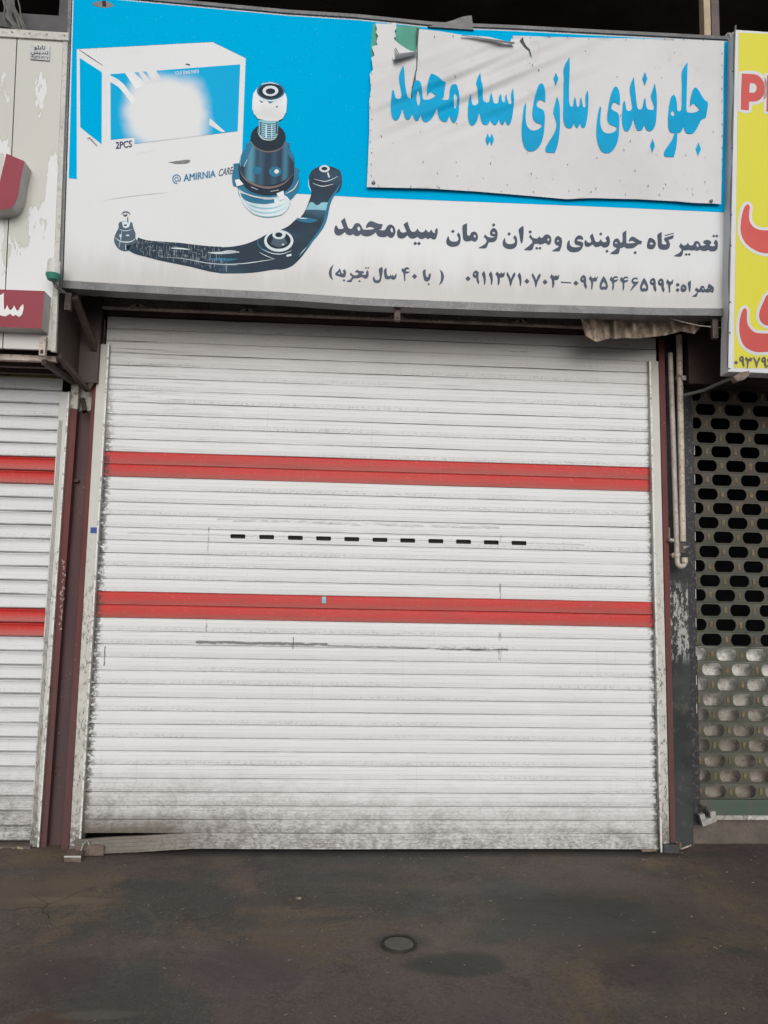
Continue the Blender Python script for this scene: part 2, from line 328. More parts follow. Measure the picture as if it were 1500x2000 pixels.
    def blot(px, py, rx, ry, cc, f, soft=.5):
        g = G(px, py); nz = n.noise(6, 4, .6, off=(px*.01, 0, 0))
        u = n.ma('DIVIDE', n.ma('SUBTRACT', X, g.x), rx); v = n.ma('DIVIDE', n.ma('SUBTRACT', Y, g.y), ry)
        r = n.ma('ADD', n.ma('SQRT', n.ma('ADD', n.mul(u, u), n.mul(v, v))), n.ma('MULTIPLY', n.ma('SUBTRACT', nz, .5), .7))
        return n.mix(n.mul(n.step(r, 1.0+soft*.3, 1.0-soft), f), col, cc)
    col = blot(1150, 1790, .62, .50, (.031, .032, .028), .75, .7)
    col = blot(895, 1885, .24, .13, (.027, .028, .024), .85, .3)
    col = blot(785, 1838, .15, .10, (.035, .032, .027), .9, .4)
    col = blot(60, 1740, .40, .25, (.090, .070, .050), .75, .7)
    col = blot(110, 1900, .25, .22, (.038, .027, .026), .7, .7)
    col = blot(500, 1760, .45, .10, (.040, .038, .037), .6, .7)
    col = blot(560, 1840, .22, .35, (.080, .063, .045), .5, .8)
    col = blot(85, 1990, .11, .09, (.060, .036, .024), .8, .3)
    col = blot(190, 1975, .16, .035, (.085, .078, .068), .7, .3)
    col = blot(120, 1760, .30, .05, (.125, .098, .068), .7, .6)
    col = blot(330, 1730, .30, .10, (.030, .034, .031), .6, .8)
    col = blot(1420, 1760, .25, .12, (.095, .075, .055), .6, .8)
    col = blot(1260, 1900, .2, .16, (.040, .028, .029), .6, .8)
    col = blot(780, 1730, .6, .07, (.088, .070, .054), .5, .8)
    col = blot(480, 1890, .30, .20, (.050, .040, .044), .6, .6)
    col = n.mix(n.mul(n.step(n.ma('ADD', Y, n.ma('MULTIPLY', c, .12)), -.10, .0), n.step(X, .2, .5), n.step(X, 3.75, 3.5), .8), col, (.012, .011, .011))  # contact shadow along the shutter foot, painted into the ground colour
    n.bump(n.ma('SUBTRACT', n.ma('ADD', n.ma('MULTIPLY', d, .8), n.ma('MULTIPLY', c, .5)), crack), .8, .009)
    sc2 = n.new('ShaderNodeVectorMath', operation='SCALE'); n.t.links.new(col, sc2.inputs[0]); sc2.inputs['Scale'].default_value = 1.4
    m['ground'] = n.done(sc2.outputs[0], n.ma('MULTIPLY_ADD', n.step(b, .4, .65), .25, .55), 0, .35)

# sign plane: bottom edge 0.47 m in front of the shutters, leaning out towards the top
SY, SK = -.47, .07
build_materials()

# ---------------------------------------------------------------- object helpers
def link(name, me, mat=None, parent=None, origin=(0, 0, 0), smooth=False):
    if mat is not None and not me.materials:
        me.materials.append(M_[mat] if isinstance(mat, str) else mat)
    o = bpy.data.objects.new(name, me); COL.objects.link(o)
    base = Vector((0, 0, 0))
    if parent is not None: o.parent = parent; base = parent['_w']
    wo = Vector(origin); o['_w'] = wo; o.location = wo - Vector(base)
    if smooth:
        for p in me.polygons: p.use_smooth = True
    return o
def mesh(name, verts, faces, origin=(0, 0, 0)):
    me = bpy.data.meshes.new(name); og = Vector(origin)
    me.from_pydata([Vector(v)-og for v in verts], [], faces); me.update(); return me
def empty(name, loc, label, cat, group=None):
    o = bpy.data.objects.new(name, None); COL.objects.link(o); o.location = loc; o['_w'] = Vector(loc); o.empty_display_size = .1
    return tag(o, label, cat, group)
def tag(o, label, cat, group=None):
    o['label'] = label; o['category'] = cat
    if group: o['group'] = group
    return o
def struct(o): o['kind'] = 'structure'; return o
def stuff(o): o['kind'] = 'stuff'; return o

class MB:
    def __init__(s): s.bm = bmesh.new()
    def box(s, x0, x1, y0, y1, z0, z1, bev=0.0, rot=None, c=None):
        r = bmesh.ops.create_cube(s.bm, size=1); vs = r['verts']
        for v in vs: v.co = Vector((x0+(v.co.x+.5)*(x1-x0), y0+(v.co.y+.5)*(y1-y0), z0+(v.co.z+.5)*(z1-z0)))
        if bev:
            es = list({e for v in vs for e in v.link_edges})
            q = bmesh.ops.bevel(s.bm, geom=es, offset=bev, segments=2, affect='EDGES', profile=.6)
        return s
    def hexa(s, pts, bev=0.0):        # 8 corners: bottom ring 4, top ring 4
        vs = [s.bm.verts.new(p) for p in pts]
        for f in ((0, 1, 2, 3), (7, 6, 5, 4), (0, 4, 5, 1), (1, 5, 6, 2), (2, 6, 7, 3), (3, 7, 4, 0)): s.bm.faces.new([vs[i] for i in f])
        if bev: bmesh.ops.bevel(s.bm, geom=list({e for v in vs for e in v.link_edges}), offset=bev, segments=2, affect='EDGES', profile=.6)
        return s
    def bar(s, a, b, w, h, bev=0.0, up=(0, 0, 1)):
        a = Vector(a); b = Vector(b); d = (b-a).normalized(); u = Vector(up)
        if abs(d.dot(u)) > .95: u = Vector((0, 1, 0))
        sx = d.cross(u).normalized()*w/2; sz = sx.cross(d).normalized()*h/2
        return s.hexa([a-sx-sz, a+sx-sz, b+sx-sz, b-sx-sz, a-sx+sz, a+sx+sz, b+sx+sz, b-sx+sz], bev)
    def tube(s, pts, r, n=10, cap=True):
        pts = [Vector(p) for p in pts]; rings = []; prev = None
        for i, p in enumerate(pts):
            d = (pts[min(i+1, len(pts)-1)] - pts[max(i-1, 0)]).normalized()
            if prev is None: a = d.orthogonal().normalized()
            else: a = (prev - d*prev.dot(d)).normalized()
            prev = a; b = d.cross(a); rr = r[i] if isinstance(r, (list, tuple)) else r
            rings.append([s.bm.verts.new(p + (a*math.cos(t)+b*math.sin(t))*rr) for t in [2*math.pi*j/n for j in range(n)]])
        for q, w_ in zip(rings, rings[1:]):
            for j in range(n): s.bm.faces.new((q[j], q[(j+1) % n], w_[(j+1) % n], w_[j]))
        if cap: s.bm.faces.new(rings[0][::-1]); s.bm.faces.new(rings[-1])
        return s
    def build(s, name, mat, parent=None, origin=None, smooth=False):
        bmesh.ops.recalc_face_normals(s.bm, faces=s.bm.faces)
        me = bpy.data.meshes.new(name)
        og = Vector(origin) if origin is not None else (Vector(parent['_w']) if parent is not None else Vector((0, 0, 0)))
        for v in s.bm.verts: v.co -= og
        s.bm.to_mesh(me); s.bm.free()
        o = link(name, me, mat, parent, og)
        if smooth:
            for p in me.polygons: p.use_smooth = True
            try: me.set_sharp_from_angle(angle=math.radians(40))
            except Exception: pass
        return o

# ---- flat prints: outlines traced in zoomed crops (ox, oy, scale), laid on a plane
def smooth_loop(pts, sub=3, cor=62):
    n = len(pts); out = []
    V = [Vector(p) for p in pts]
    def corner(i):
        a = V[i]-V[i-1]; b = V[(i+1) % n]-V[i]
        return a.length < 1e-6 or b.length < 1e-6 or a.angle(b) > math.radians(cor)
    C = [corner(i) for i in range(n)]
    for i in range(n):
        p1, p2 = V[i], V[(i+1) % n]
        p0 = V[i-1] if not C[i] else p1-(p2-p1)*.5
        p3 = V[(i+2) % n] if not C[(i+1) % n] else p2+(p2-p1)*.5
        for k in range(sub):
            t = k/sub
            out.append(.5*((2*p1)+(p2-p0)*t+(2*p0-5*p1+4*p2-p3)*t*t+(3*p1-p0-3*p2+p3)*t*t*t))
    return out
def px(loop, z):                      # zoom coords -> photo pixels
    return [(z[0]+p[0]/z[2], z[1]+p[1]/z[2]) for p in loop]
def ell(cx, cy, rx, ry, n=24, a0=0, a1=360):
    return [(cx+rx*math.cos(math.radians(a0+(a1-a0)*i/n)), cy+ry*math.sin(math.radians(a0+(a1-a0)*i/n))) for i in range(n if a1-a0 == 360 else n+1)]
def stroke(path, wd, taper=True):
    pts = [Vector(p) for p in path]; L = []; R = []; n = len(pts)
    for i, p in enumerate(pts):
        d = (pts[min(i+1, n-1)]-pts[max(i-1, 0)]); d = d.normalized() if d.length else Vector((1, 0)); nn = Vector((-d.y, d.x))
        k = wd/2*(1 if not taper else max(.25, math.sin(math.pi*(i+.4)/(n-.2))))
        L.append(p+nn*k); R.append(p-nn*k)
    return [tuple(q) for q in L+R[::-1]]
def sp(path, sub=4):                  # open smooth path
    V = [Vector(p) for p in path]; out = []
    for i in range(len(V)-1):
        p0 = V[max(i-1, 0)]; p1 = V[i]; p2 = V[i+1]; p3 = V[min(i+2, len(V)-1)]
        for k in range(sub):
            t = k/sub; out.append(.5*((2*p1)+(p2-p0)*t+(2*p0-5*p1+4*p2-p3)*t*t+(3*p1-p0-3*p2+p3)*t*t*t))
    return [tuple(q) for q in out]+[tuple(V[-1])]
class Print:
    """collects pixel loops; each loop is taken on the plane, triangulated (even-odd) and lifted by lift metres"""
    def __init__(s, plane, lift=.001, disp=None, grid=None): s.cuts = []; s.pl = plane; s.lift = lift; s.v = []; s.f = []; s.disp = disp; s.grid = grid
    def add(s, loops, z=None, smooth=True, sub=3, cor=62):
        L2 = []
        for lp in loops:
            q = px(lp, z) if z else lp
            q = smooth_loop(q, sub, cor) if smooth else [Vector(p) for p in q]
            L2.append([P(p[0], p[1], *s.pl) for p in q])
        vs = []; fs = []; k = s.pl[1] if len(s.pl) > 1 else 0
        for l in L2: fs.append(list(range(len(vs), len(vs)+len(l)))); vs += [Vector((p.x, p.z)) for p in l]
        if s.grid:
            xs = [v.x for v in vs]; zs = [v.y for v in vs]; g = s.grid
            for i in range(int(min(xs)/g), int(max(xs)/g)+1):
                for j in range(int(min(zs)/g), int(max(zs)/g)+1): vs.append(Vector((i*g+.0013, j*g+.0007)))
        r = delaunay_2d_cdt(vs, [], fs, 2, 1e-6)
        y0 = s.pl[0]; b = len(s.v); s.cuts.append((len(s.v), len(s.f)))
        for v in r[0]:
            yy = y0 - k*(v.y-3.33) - s.lift
            if s.disp: yy -= s.disp(v.x, v.y)
            s.v.append(Vector((v.x, yy, v.y)))
        s.f += [[b+i for i in f] for f in r[2]]
        return s
    def build(s, name, mat, parent=None, **kw):
        og = parent['_w'] if parent is not None else (0, 0, 0)
        if kw.get('split'):
            cs = s.cuts+[(len(s.v), len(s.f))]; out = []
            for (a, fa), (b, fb) in zip(cs, cs[1:]):
                out.append(link(name, mesh(name, s.v[a:b], [[i-a for i in f] for f in s.f[fa:fb]], og), mat, parent, og))
            return out
        me = mesh(name, s.v, s.f, og); o = link(name, me, mat, parent, og)
        return o
def text_mesh(body, bold=.0, font_space=1.0):
    cu = bpy.data.curves.new('t', 'FONT'); cu.body = body; cu.offset = bold; cu.space_character = font_space; cu.resolution_u = 4
    o = bpy.data.objects.new('t', cu); COL.objects.link(o)
    me = bpy.data.meshes.new_from_object(o.evaluated_get(bpy.context.evaluated_depsgraph_get()))
    vs = [v.co.copy() for v in me.vertices]; fs = [list(p.vertices) for p in me.polygons]
    bpy.data.objects.remove(o); bpy.data.curves.remove(cu); bpy.data.meshes.remove(me)
    return vs, fs
def put_text(pr, body, A, B, H, bold=0.0, shear=0.0, space=1.0):
    """text between photo pixels A and B on baseline, H = pixel vector of full height"""
    vs, fs = text_mesh(body, bold, space)
    x0 = min(v.x for v in vs); x1 = max(v.x for v in vs); y0 = min(v.y for v in vs); y1 = max(v.y for v in vs)
    b = len(pr.v); k = pr.pl[1] if len(pr.pl) > 1 else 0
    for v in vs:
        u = (v.x-x0)/(x1-x0); t = (v.y-y0)/(y1-y0)
        q = P(A[0]+(B[0]-A[0])*u+H[0]*t+shear*t, A[1]+(B[1]-A[1])*u+H[1]*t, *pr.pl)
        pr.v.append(Vector((q.x, q.y-pr.lift, q.z)))
    pr.f += [[b+i for i in f] for f in fs]
FORM = {'ا': (0xFE8D, 0xFE8E), 'ب': (0xFE8F, 0xFE90, 0xFE91, 0xFE92), 'ت': (0xFE95, 0xFE96, 0xFE97, 0xFE98), 'د': (0xFEA9, 0xFEAA), 'ل': (0xFEDD, 0xFEDE, 0xFEDF, 0xFEE0), 'ن': (0xFEE5, 0xFEE6, 0xFEE7, 0xFEE8), 'و': (0xFEED, 0xFEEE), 'ی': (0xFBFC, 0xFBFD, 0xFBFE, 0xFBFF), 'س': (0xFEB1, 0xFEB2, 0xFEB3, 0xFEB4)}
def shape(s):
    o = []
    for i, c in enumerate(s):
        if c not in FORM: o.append(c); continue
        pj = i > 0 and s[i-1] in FORM and len(FORM[s[i-1]]) == 4
        nj = len(FORM[c]) == 4 and i+1 < len(s) and s[i+1] in FORM
        o.append(chr(FORM[c][(1 if pj else 0)+(2 if nj else 0)]))
    return ''.join(reversed(o))

# ---------------------------------------------------------------- ground
def lin(a, b, n): return [a+(b-a)*i/n for i in range(n+1)]
def gz(x, y):
    s = .010*math.sin(1.7*x+.6)*math.sin(1.3*y+1.1)+.006*math.sin(4.1*x+2*y)*math.cos(3.3*y-x)
    fade = min(1, max(0, (-y-.05)/.5)); m = 0
    if x < .1: m = .035*min(1, (.1-x)/.5)*min(1, max(0, (y+.75)/.7))
    return s*fade+m
xs = [-60, -30, -12, -6, -4]+lin(-3, 7, 130)+[8, 10, 16, 30, 60]; ys = [-60, -30, -16, -9, -6, -5]+lin(-4.4, .9, 84)+[1.5, 3, 6, 20, 60]
gv = [(x, y, gz(x, y) if (-4.4 <= y <= .9 and -3 <= x <= 7) else 0) for y in ys for x in xs]; nx = len(xs)
gf = [(j*nx+i, j*nx+i+1, (j+1)*nx+i+1, (j+1)*nx+i) for j in range(len(ys)-1) for i in range(nx-1)]
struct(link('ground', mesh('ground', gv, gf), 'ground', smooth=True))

b = MB(); b.box(-59, 59, -59, -6.2, -.2, .012)
m_bounce_road = plain('bounce_road_pale', (.30, .29, .28), .9, 0, .15, 2, .004)
struct(b.build('bounce_road', m_bounce_road))  # unseen pale road, added to bounce light up under sign and hood
# ---------------------------------------------------------------- building shell behind the shop fronts
b = MB(); b.box(-6, 9, 4.0, 4.2, 0, 6.6); b.box(-6.2, -6, -.1, 4.2, 0, 6.6); b.box(9, 9.2, -.1, 4.2, 0, 6.6)
struct(b.build('back_wall', 'loft'))
b = MB(); b.box(-6, 9, .06, 3.99, 3.50, 3.62); struct(b.build('loft_floor', 'wall'))
b = MB(); b.box(-6, 9, .25, 3.99, 6.25, 6.42); struct(b.build('roof_slab', 'wall'))
b = MB(); b.box(-.185, -.11, .12, 3.99, .0, 3.495); b.box(3.70, 3.78, .25, 3.99, 0, 3.495); struct(b.build('party_wall', 'wall'))
b = MB(); b.box(-5.99, -.20, .02, .14, 2.98, 3.495); b.box(-.10, 3.62, .02, .14, 3.315, 3.495); b.box(3.80, 8.99, .30, .42, 3.10, 3.495)
struct(b.build('front_wall', 'brown_dark'))
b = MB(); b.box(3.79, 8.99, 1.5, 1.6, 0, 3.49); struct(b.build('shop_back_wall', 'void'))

# ---------------------------------------------------------------- main roller shutter
PITCH, ZB = .08, .10
PROF = [(0, .006), (-.0020, .0045), (-.0027, -.0062), (-.0070, -.0078), (-.0085, -.0066), (-.0108, -.0070), (-.0262, -.0086), (-.0267, -.0078), (-.040, -.0084), (-.0533, -.0080), (-.0540, -.0070), (-.0660, -.0062), (-.0668, -.0052), (-.0770, -.0044), (-.0792, -.0036), (-.0796, .006)]
def slat_mesh(name, x0, x1, prof, mat, holes=(), hz=None, nseg=48, warp=.0009, ph=0.0):
    xs_ = sorted(set([x0, x1]+lin(x0, x1, nseg)+[q for h in holes for q in h])); vs = []; fs = []
    n = len(prof)
    for i, x in enumerate(xs_):
        wv = warp*(math.sin((2.3+ph*.7)*x+n+ph*3)+.6*math.sin((7+ph)*x+ph*5)); zw = .0006*math.sin(3.1*x+ph*4); dn = .0035*math.exp(-((x-(.4+(ph*1.37) % 2.9))/.05)**2) if ph else 0
        for z, y in prof: vs.append((x, y+wv+dn*max(0, 1-abs((z+.04)/.04)), z+zw))
    for i in range(len(xs_)-1):
        xm = (xs_[i]+xs_[i+1])/2; inh = any(a < xm < b_ for a, b_ in holes)
        for j in range(n-1):
            if inh and hz[0] >= prof[j][0] and prof[j+1][0] >= hz[1]: continue
            fs.append((i*n+j, i*n+j+1, (i+1)*n+j+1, (i+1)*n+j))
    me = mesh(name, vs, fs); me.materials.append(M_[mat])
    return me
t = empty('roller_shutter', (1.765, 0, 0), 'closed white roller shutter with two red stripes under the blue and white signboard', 'shutter')
me_ws = [slat_mesh('slat', -.03, 3.575, PROF, 'slat', ph=.6+.9*i_) for i_ in range(6)]; me_r = slat_mesh('slat_red', -.03, 3.575, PROF, 'slat_red')
cx = [465, 521, 577, 632, 687, 742, 796, 851, 905, 959, 1013]; cy_ = [1047, 1048.6, 1050, 1051.5, 1053, 1054.3, 1055.6, 1057, 1058.5, 1060, 1061.5]
slots = [(P(a-14.5, c, 0).x, P(a+14.5, c, 0).x) for a, c in zip(cx, cy_)]
me_h = slat_mesh('slat_slotted', -.03, 3.575, PROF, 'slat', slots, (-.0267, -.0533), 24)
for k in range(-11, 29):
    me = me_r if k in (0, 1, 11, 12) else (me_h if k == 6 else me_ws[random.randrange(6)])
    o = link('slat', me, None, t, (0, random.uniform(-.0012, .0012), ZB+(29-k)*PITCH))
    o.rotation_euler = (random.uniform(-.015, .015), random.uniform(-.00035, .00035), 0)
    if k == 6: o['label'] = 'slat with a row of eleven black vent slots'
    if k in (0, 1, 11, 12): o['label'] = 'red slat'
b = MB()
for a, c in slots:      # thin turned-in rim of each slot
    z1 = ZB+23*PITCH-.0275; b.box(a, c, -.006, .006, z1-.0255, z1-.0245); b.box(a, c, -.006, .006, z1-.001, z1)
stuff(b.build('slot_rim', 'frame_dark', t))
b = MB()
for a, c in slots:
    z1 = ZB+23*PITCH-.040
    for x_, sg_ in ((a, 1), (c, -1)):
        for u_ in (1, -1):
            vs = [b.bm.verts.new(v) for v in ((x_-sg_*.001, -.0087, z1+u_*.0140), (x_+sg_*.006, -.0087, z1+u_*.0140), (x_+sg_*.002, -.0087, z1+u_*.0115), (x_-sg_*.001, -.0087, z1+u_*.0075))]
            b.bm.faces.new(vs)
stuff(b.build('slot_corner', 'slat', t))
b = MB(); b.box(-.02, 3.56, .02, .024, ZB+22*PITCH-.03, ZB+23*PITCH+.03); b.build('slot_backing', 'hole', t)
# bottom bar, kicked out and torn off at its left end
def bar_off(x):
    q = max(0, min(1, (.62-x)/.62)); return q
BP = [(.0925, .004), (.0915, -.010), (.080, -.0125), (.078, -.010), (.060, -.012), (.058, -.0095), (.036, -.0115), (.034, -.009), (.014, -.012), (.012, -.016), (.004, -.018), (.003, .004)]
vs = []; fs = []; xx = lin(.0, 3.545, 120)
for x in xx:
    q = bar_off(x); dent = .010*math.exp(-((x-.60)/.05)**2)
    for z, y in BP:
        zz = z*(1-.04*q)-.003*q+(.006*math.sin(9*x) if x < .6 else 0)*q-.006*q*(z > .05)
        vs.append((x, y-.115*q*(1-.35*z/.1)-dent+.0012*math.sin(11*x+30*z), zz+.004+.004*(1-q)+.0015*math.sin(3*x)))
n = len(BP)
for i in range(len(xx)-1):
    for j in range(n-1): fs.append((i*n+j, i*n+j+1, (i+1)*n+j+1, (i+1)*n+j))
link('bottom_bar', mesh('bottom_bar', vs, fs, t['_w']), 'slat', t, t['_w'])
# rubber end flap at the torn left corner
a = P(163, 1662, -.12); b = MB(); b.box(.0, .165, -.118, -.108, .004, .062, .004); o = b.build('end_flap', 'lock_plate', t)
# guide rails
def rail_obj(pl, pr, prt, lip_left, parent, mat, zt, Y0=-.036, z0=.0, depth=.10):
    (ax, bx), (cx_, dx) = pl, pr       # bottom (left,right) X, top (left,right) X
    b = MB(); b.hexa([(ax, Y0+depth, z0), (bx, Y0+depth, z0), (bx, Y0, z0), (ax, Y0, z0), (cx_, Y0+depth, zt), (dx, Y0+depth, zt), (dx, Y0, zt), (cx_, Y0, zt)], .004)
    o = b.build(prt, mat, parent)
    b = MB(); e = .009
    if lip_left: b.hexa([(ax-.002, Y0-.002, z0), (ax+e, Y0-.002, z0), (ax+e, Y0-.012, z0), (ax-.002, Y0-.012, z0), (cx_-.002, Y0-.002, zt), (cx_+e, Y0-.002, zt), (cx_+e, Y0-.012, zt), (cx_-.002, Y0-.012, zt)], .002)
    else: b.hexa([(bx-e, Y0-.002, z0), (bx+.002, Y0-.002, z0), (bx+.002, Y0-.012, z0), (bx-e, Y0-.012, z0), (dx-e, Y0-.002, zt), (dx+.002, Y0-.002, zt), (dx+.002, Y0-.012, zt), (dx-e, Y0-.012, zt)], .002)
    b.build('rail_lip', 'lip', o)
    return o
YR = -.036
def X_(x, y, Y=YR): return P(x, y, Y).x
rail_obj((X_(136, 1640), X_(158.5, 1640)), (X_(191, 690), X_(213, 690)), 'guide_rail', False, t, 'rail', P(205, 672, YR).z)
rail_obj((X_(1289, 1640), X_(1308, 1640)), (X_(1268, 740), X_(1287, 740)), 'guide_rail', True, t, 'rail', P(1280, 705, YR).z)
b = MB(); b.box(X_(184, 1037)-.022, X_(184, 1037)+.022, YR-.0035, YR-.001, P(184, 1042).z, P(184, 1031).z); b.build('tape', 'bluetape', t)
# key lock in the lower red stripe
q = P(633, 1172, -.014); b = MB(); b.box(q.x-.013, q.x+.012, -.018, -.0105, q.z-.021, q.z+.021, .003); b.tube([(q.x, -.020, q.z+.004), (q.x, -.027, q.z+.004)], .0075, 12); b.build('key_lock', 'p_cyan', t)

# rolled hood and brackets above the slats
h = empty('shutter_hood', (1.7, 0, 3.35), 'dark brown steel hood with a worn pale lip above the striped shutter', 'hood')
zl = P(200, 597, -.10).z; xl = P(197, 600, -.10).x; xr = 3.62
b = MB(); b.box(xl, xr, -.050, .015, zl+.012, zl+.13, .004); b.build('box', 'hood_steel', h)
b = MB(); b.box(xl-.004, xr+.004, -.068, -.03, zl, zl+.0115, .003); b.build('lip', 'hood_edge', h)
b = MB(); b.box(xl+.02, xr-.02, -.028, .015, 3.305, zl-.001); b.build('apron', 'brown_dark', h)
for (qx, qy) in ((265, 588), (481, 597), (777, 604), (1020, 620)):
    q = P(qx, qy, -.115); b = MB()
    vs = [b.bm.verts.new(v) for v in ((q.x-.055, -.0685, zl+.0125), (q.x+.055, -.0685, zl+.0125), (q.x+.018, -.0685, zl+.034), (q.x-.018, -.0685, zl+.034))]
    f = b.bm.faces.new(vs); r = bmesh.ops.extrude_face_region(b.bm, geom=[f]); bmesh.ops.translate(b.bm, verts=[v for v in r['geom'] if isinstance(v, bmesh.types.BMVert)], vec=(0, .02, 0))
    b.build('bracket', 'hood_edge', h)
    b = MB(); b.tube([(q.x, -.0690, zl+.022), (q.x, -.073, zl+.022)], .009, 10); b.build('bolt', 'hole', h)

# ---------------------------------------------------------------- maroon steel columns
c = empty('steel_column', (-.15, 0, 0), 'maroon steel column with cream top between the two striped shutters', 'column', 'painted steel columns')
zc = 3.30
b = MB(); b.hexa([(X_(79, 1626, -.02), .02, .012), (X_(92, 1626, -.02), .02, .012), (X_(92, 1626, -.02), -.02, .012), (X_(79, 1626, -.02), -.02, .012), (X_(136, 800, -.02), .02, zc), (X_(152, 800, -.02), .02, zc), (X_(152, 800, -.02), -.02, zc), (X_(136, 800, -.02), -.02, zc)], .003)
b.build('flange', 'maroon_top', c)
b = MB(); b.hexa([(X_(120, 1640, -.02), .02, .0), (X_(135, 1640, -.02), .02, .0), (X_(135, 1640, -.02), -.02, .0), (X_(120, 1640, -.02), -.02, .0), (X_(178, 800, -.02), .02, zc), (X_(189.5, 800, -.02), .02, zc), (X_(189.5, 800, -.02), -.02, zc), (X_(178, 800, -.02), -.02, zc)], .003)
b.build('flange', 'maroon', c)
b = MB(); b.box(-.235, -.06, .04, .075, 0, zc); b.box(-.115, -.100, .0205, .039, 0, zc); b.build('web', 'maroon_web', c)
b = MB(); q = P(158, 778, .0); q2 = P(167, 806, -.06); b.tube([(q.x, .035, q.z), (q2.x, -.07, q2.z)], .016, 12, False); b.build('pipe_stub', 'rust_steel', c)
b = MB(); q = P(151, 940, .035); b.box(q.x-.014, q.x+.014, .008, .039, q.z-.008, q.z+.008, .002); b.build('stub', 'maroon_web', c)
for (qx, qy) in ((150, 1538),):
    q = P(110, 1505, .038); b = MB(); b.tube([Vector((q.x+.03*math.cos(a_), .034, q.z+.018*math.sin(a_))) for a_ in [math.radians(60+v*24) for v in range(10)]], .0035, 6); b.build('hook', 'brown_dark', c)
# chalk scrawl scratched on the left flange
pr = Print((-.021,), .0008)
random.seed(3)
for y in range(1098, 1240, 12):
    x = 130-(y-1000)*.053+random.uniform(-2, 2)
    for _ in range(2):
        pa = [(x+random.uniform(-3.5, 3.5), y+random.uniform(-5, 5)) for _ in range(3)]; pr.add([stroke(pa, .9, False)], smooth=False)
stuff(pr.build('chalk_scrawl', 'p_faint', c))

c = empty('steel_column', (3.63, 0, 0), 'narrow maroon steel strip beside the right rail of the striped shutter', 'column', 'painted steel columns')
b = MB(); b.hexa([(X_(1309, 1640, -.01), .03, .0), (X_(1320, 1640, -.01), .03, .0), (X_(1320, 1640, -.01), -.012, .0), (X_(1309, 1640, -.01), -.012, .0), (X_(1287.8, 740, -.01), .03, zc), (X_(1299, 740, -.01), .03, zc), (X_(1299, 740, -.01), -.012, zc), (X_(1287.8, 740, -.01), -.012, zc)], .003)
b.build('flange', 'maroon', c)
b = MB(); b.box(X_(1293, 1650), X_(1324, 1650), -.06, .03, 0.0, .050, .004); b.build('foot', 'dark_steel', c)
c = tag(MB().box(3.645, 3.785, .05, .24, 0, 3.48, .004).build('steel_post', 'dark_peel', None, (3.71, .1, 0)), 'dark steel post with peeling white paint behind the cream pipes', 'post')

# ---------------------------------------------------------------- pipes
pz = empty('drain_pipe', (3.7, -.03, 1.9), 'thin greyish pipe ending in a U bend, left of the cream pipe', 'pipe')
A0 = P(1309, 690, -.03); A1 = P(1322, 1080, -.05); rA = .0165; cB = P(1330, 1096, -.05)
pth = [A0, A1]+[Vector((cB.x-.024*math.cos(a_), -.05, cB.z-.030*math.sin(a_)-.005)) for a_ in [math.radians(v) for v in range(0, 181, 20)]]
b = MB(); b.tube(pth, rA, 12); b.build('pipe', 'pvc2', pz, smooth=True)
b = MB(); b.tube([pth[1], pth[1]-Vector((0, 0, .02))], rA*1.3, 12); b.build('collar', 'pvc', pz, smooth=True)
b = MB(); b.tube([pth[-1]-Vector((0, 0, .004)), pth[-1]+Vector((0, 0, .028))], rA*1.3, 12); b.build('collar', 'pvc', pz, smooth=True)
pz = empty('drain_pipe', (3.73, -.03, 1.9), 'cream pipe with a wired clamp, nearest the perforated grille', 'pipe')
B0 = P(1326, 655, -.02); B1 = P(1333.5, 1058, -.04)
b = MB(); b.tube([B0, B1], .0205, 14); b.build('pipe', 'pvc', pz, smooth=True)
b = MB(); q = P(1331, 1070, -.035); b.box(q.x-.028, q.x+.022, -.05, -.02, q.z-.035, q.z+.035, .003); b.build('clamp_block', 'rust_steel', pz)
b = MB(); q = P(1340, 1070, -.06); b.tube([(q.x-.01, -.05, q.z), (q.x+.01, -.075, q.z+.01)], [.012, .004], 8); b.build('bolt', 'lock', pz)
b = MB(); q = P(1331, 737, -.05)
for i in range(3): b.tube([Vector((q.x+(.024+.002*i)*math.cos(a_), -.025+.026*math.sin(a_), q.z+.01*math.sin(a_*2)+.006*i)) for a_ in [math.radians(v) for v in range(0, 361, 30)]], .002, 5)
b.box(q.x, q.x+.03, -.056, -.046, q.z-.02, q.z+.012, .003); b.build('wire_tie', 'wire_l', pz)
tp = empty('water_tap', (3.69, -.04, 1.85), 'old paint-crusted tap stub on the post beside the pipe bend', 'tap')
q = P(1311, 1056, -.03); b = MB(); b.tube([(q.x, .045, q.z), (q.x, -.035, q.z)], .013, 10); b.tube([(q.x-.018, -.04, q.z+.004), (q.x+.02, -.04, q.z)], .012, 10); b.build('valve', 'pvc2', tp, smooth=True)
q = P(1316, 1085, -.02); b = MB(); b.tube([(q.x, .045, q.z), (q.x, -.03, q.z)], .014, 10); b.tube([(q.x-.006, -.03, q.z), (q.x+.004, -.045, q.z)], .02, 8); b.build('valve', 'pvc', tp, smooth=True)
b = MB(); q = P(1309, 1050, .0); b.box(q.x-.014, q.x+.014, .030, .049, q.z-.01, q.z+.07, .003); b.build('backplate', 'let_side', tp)

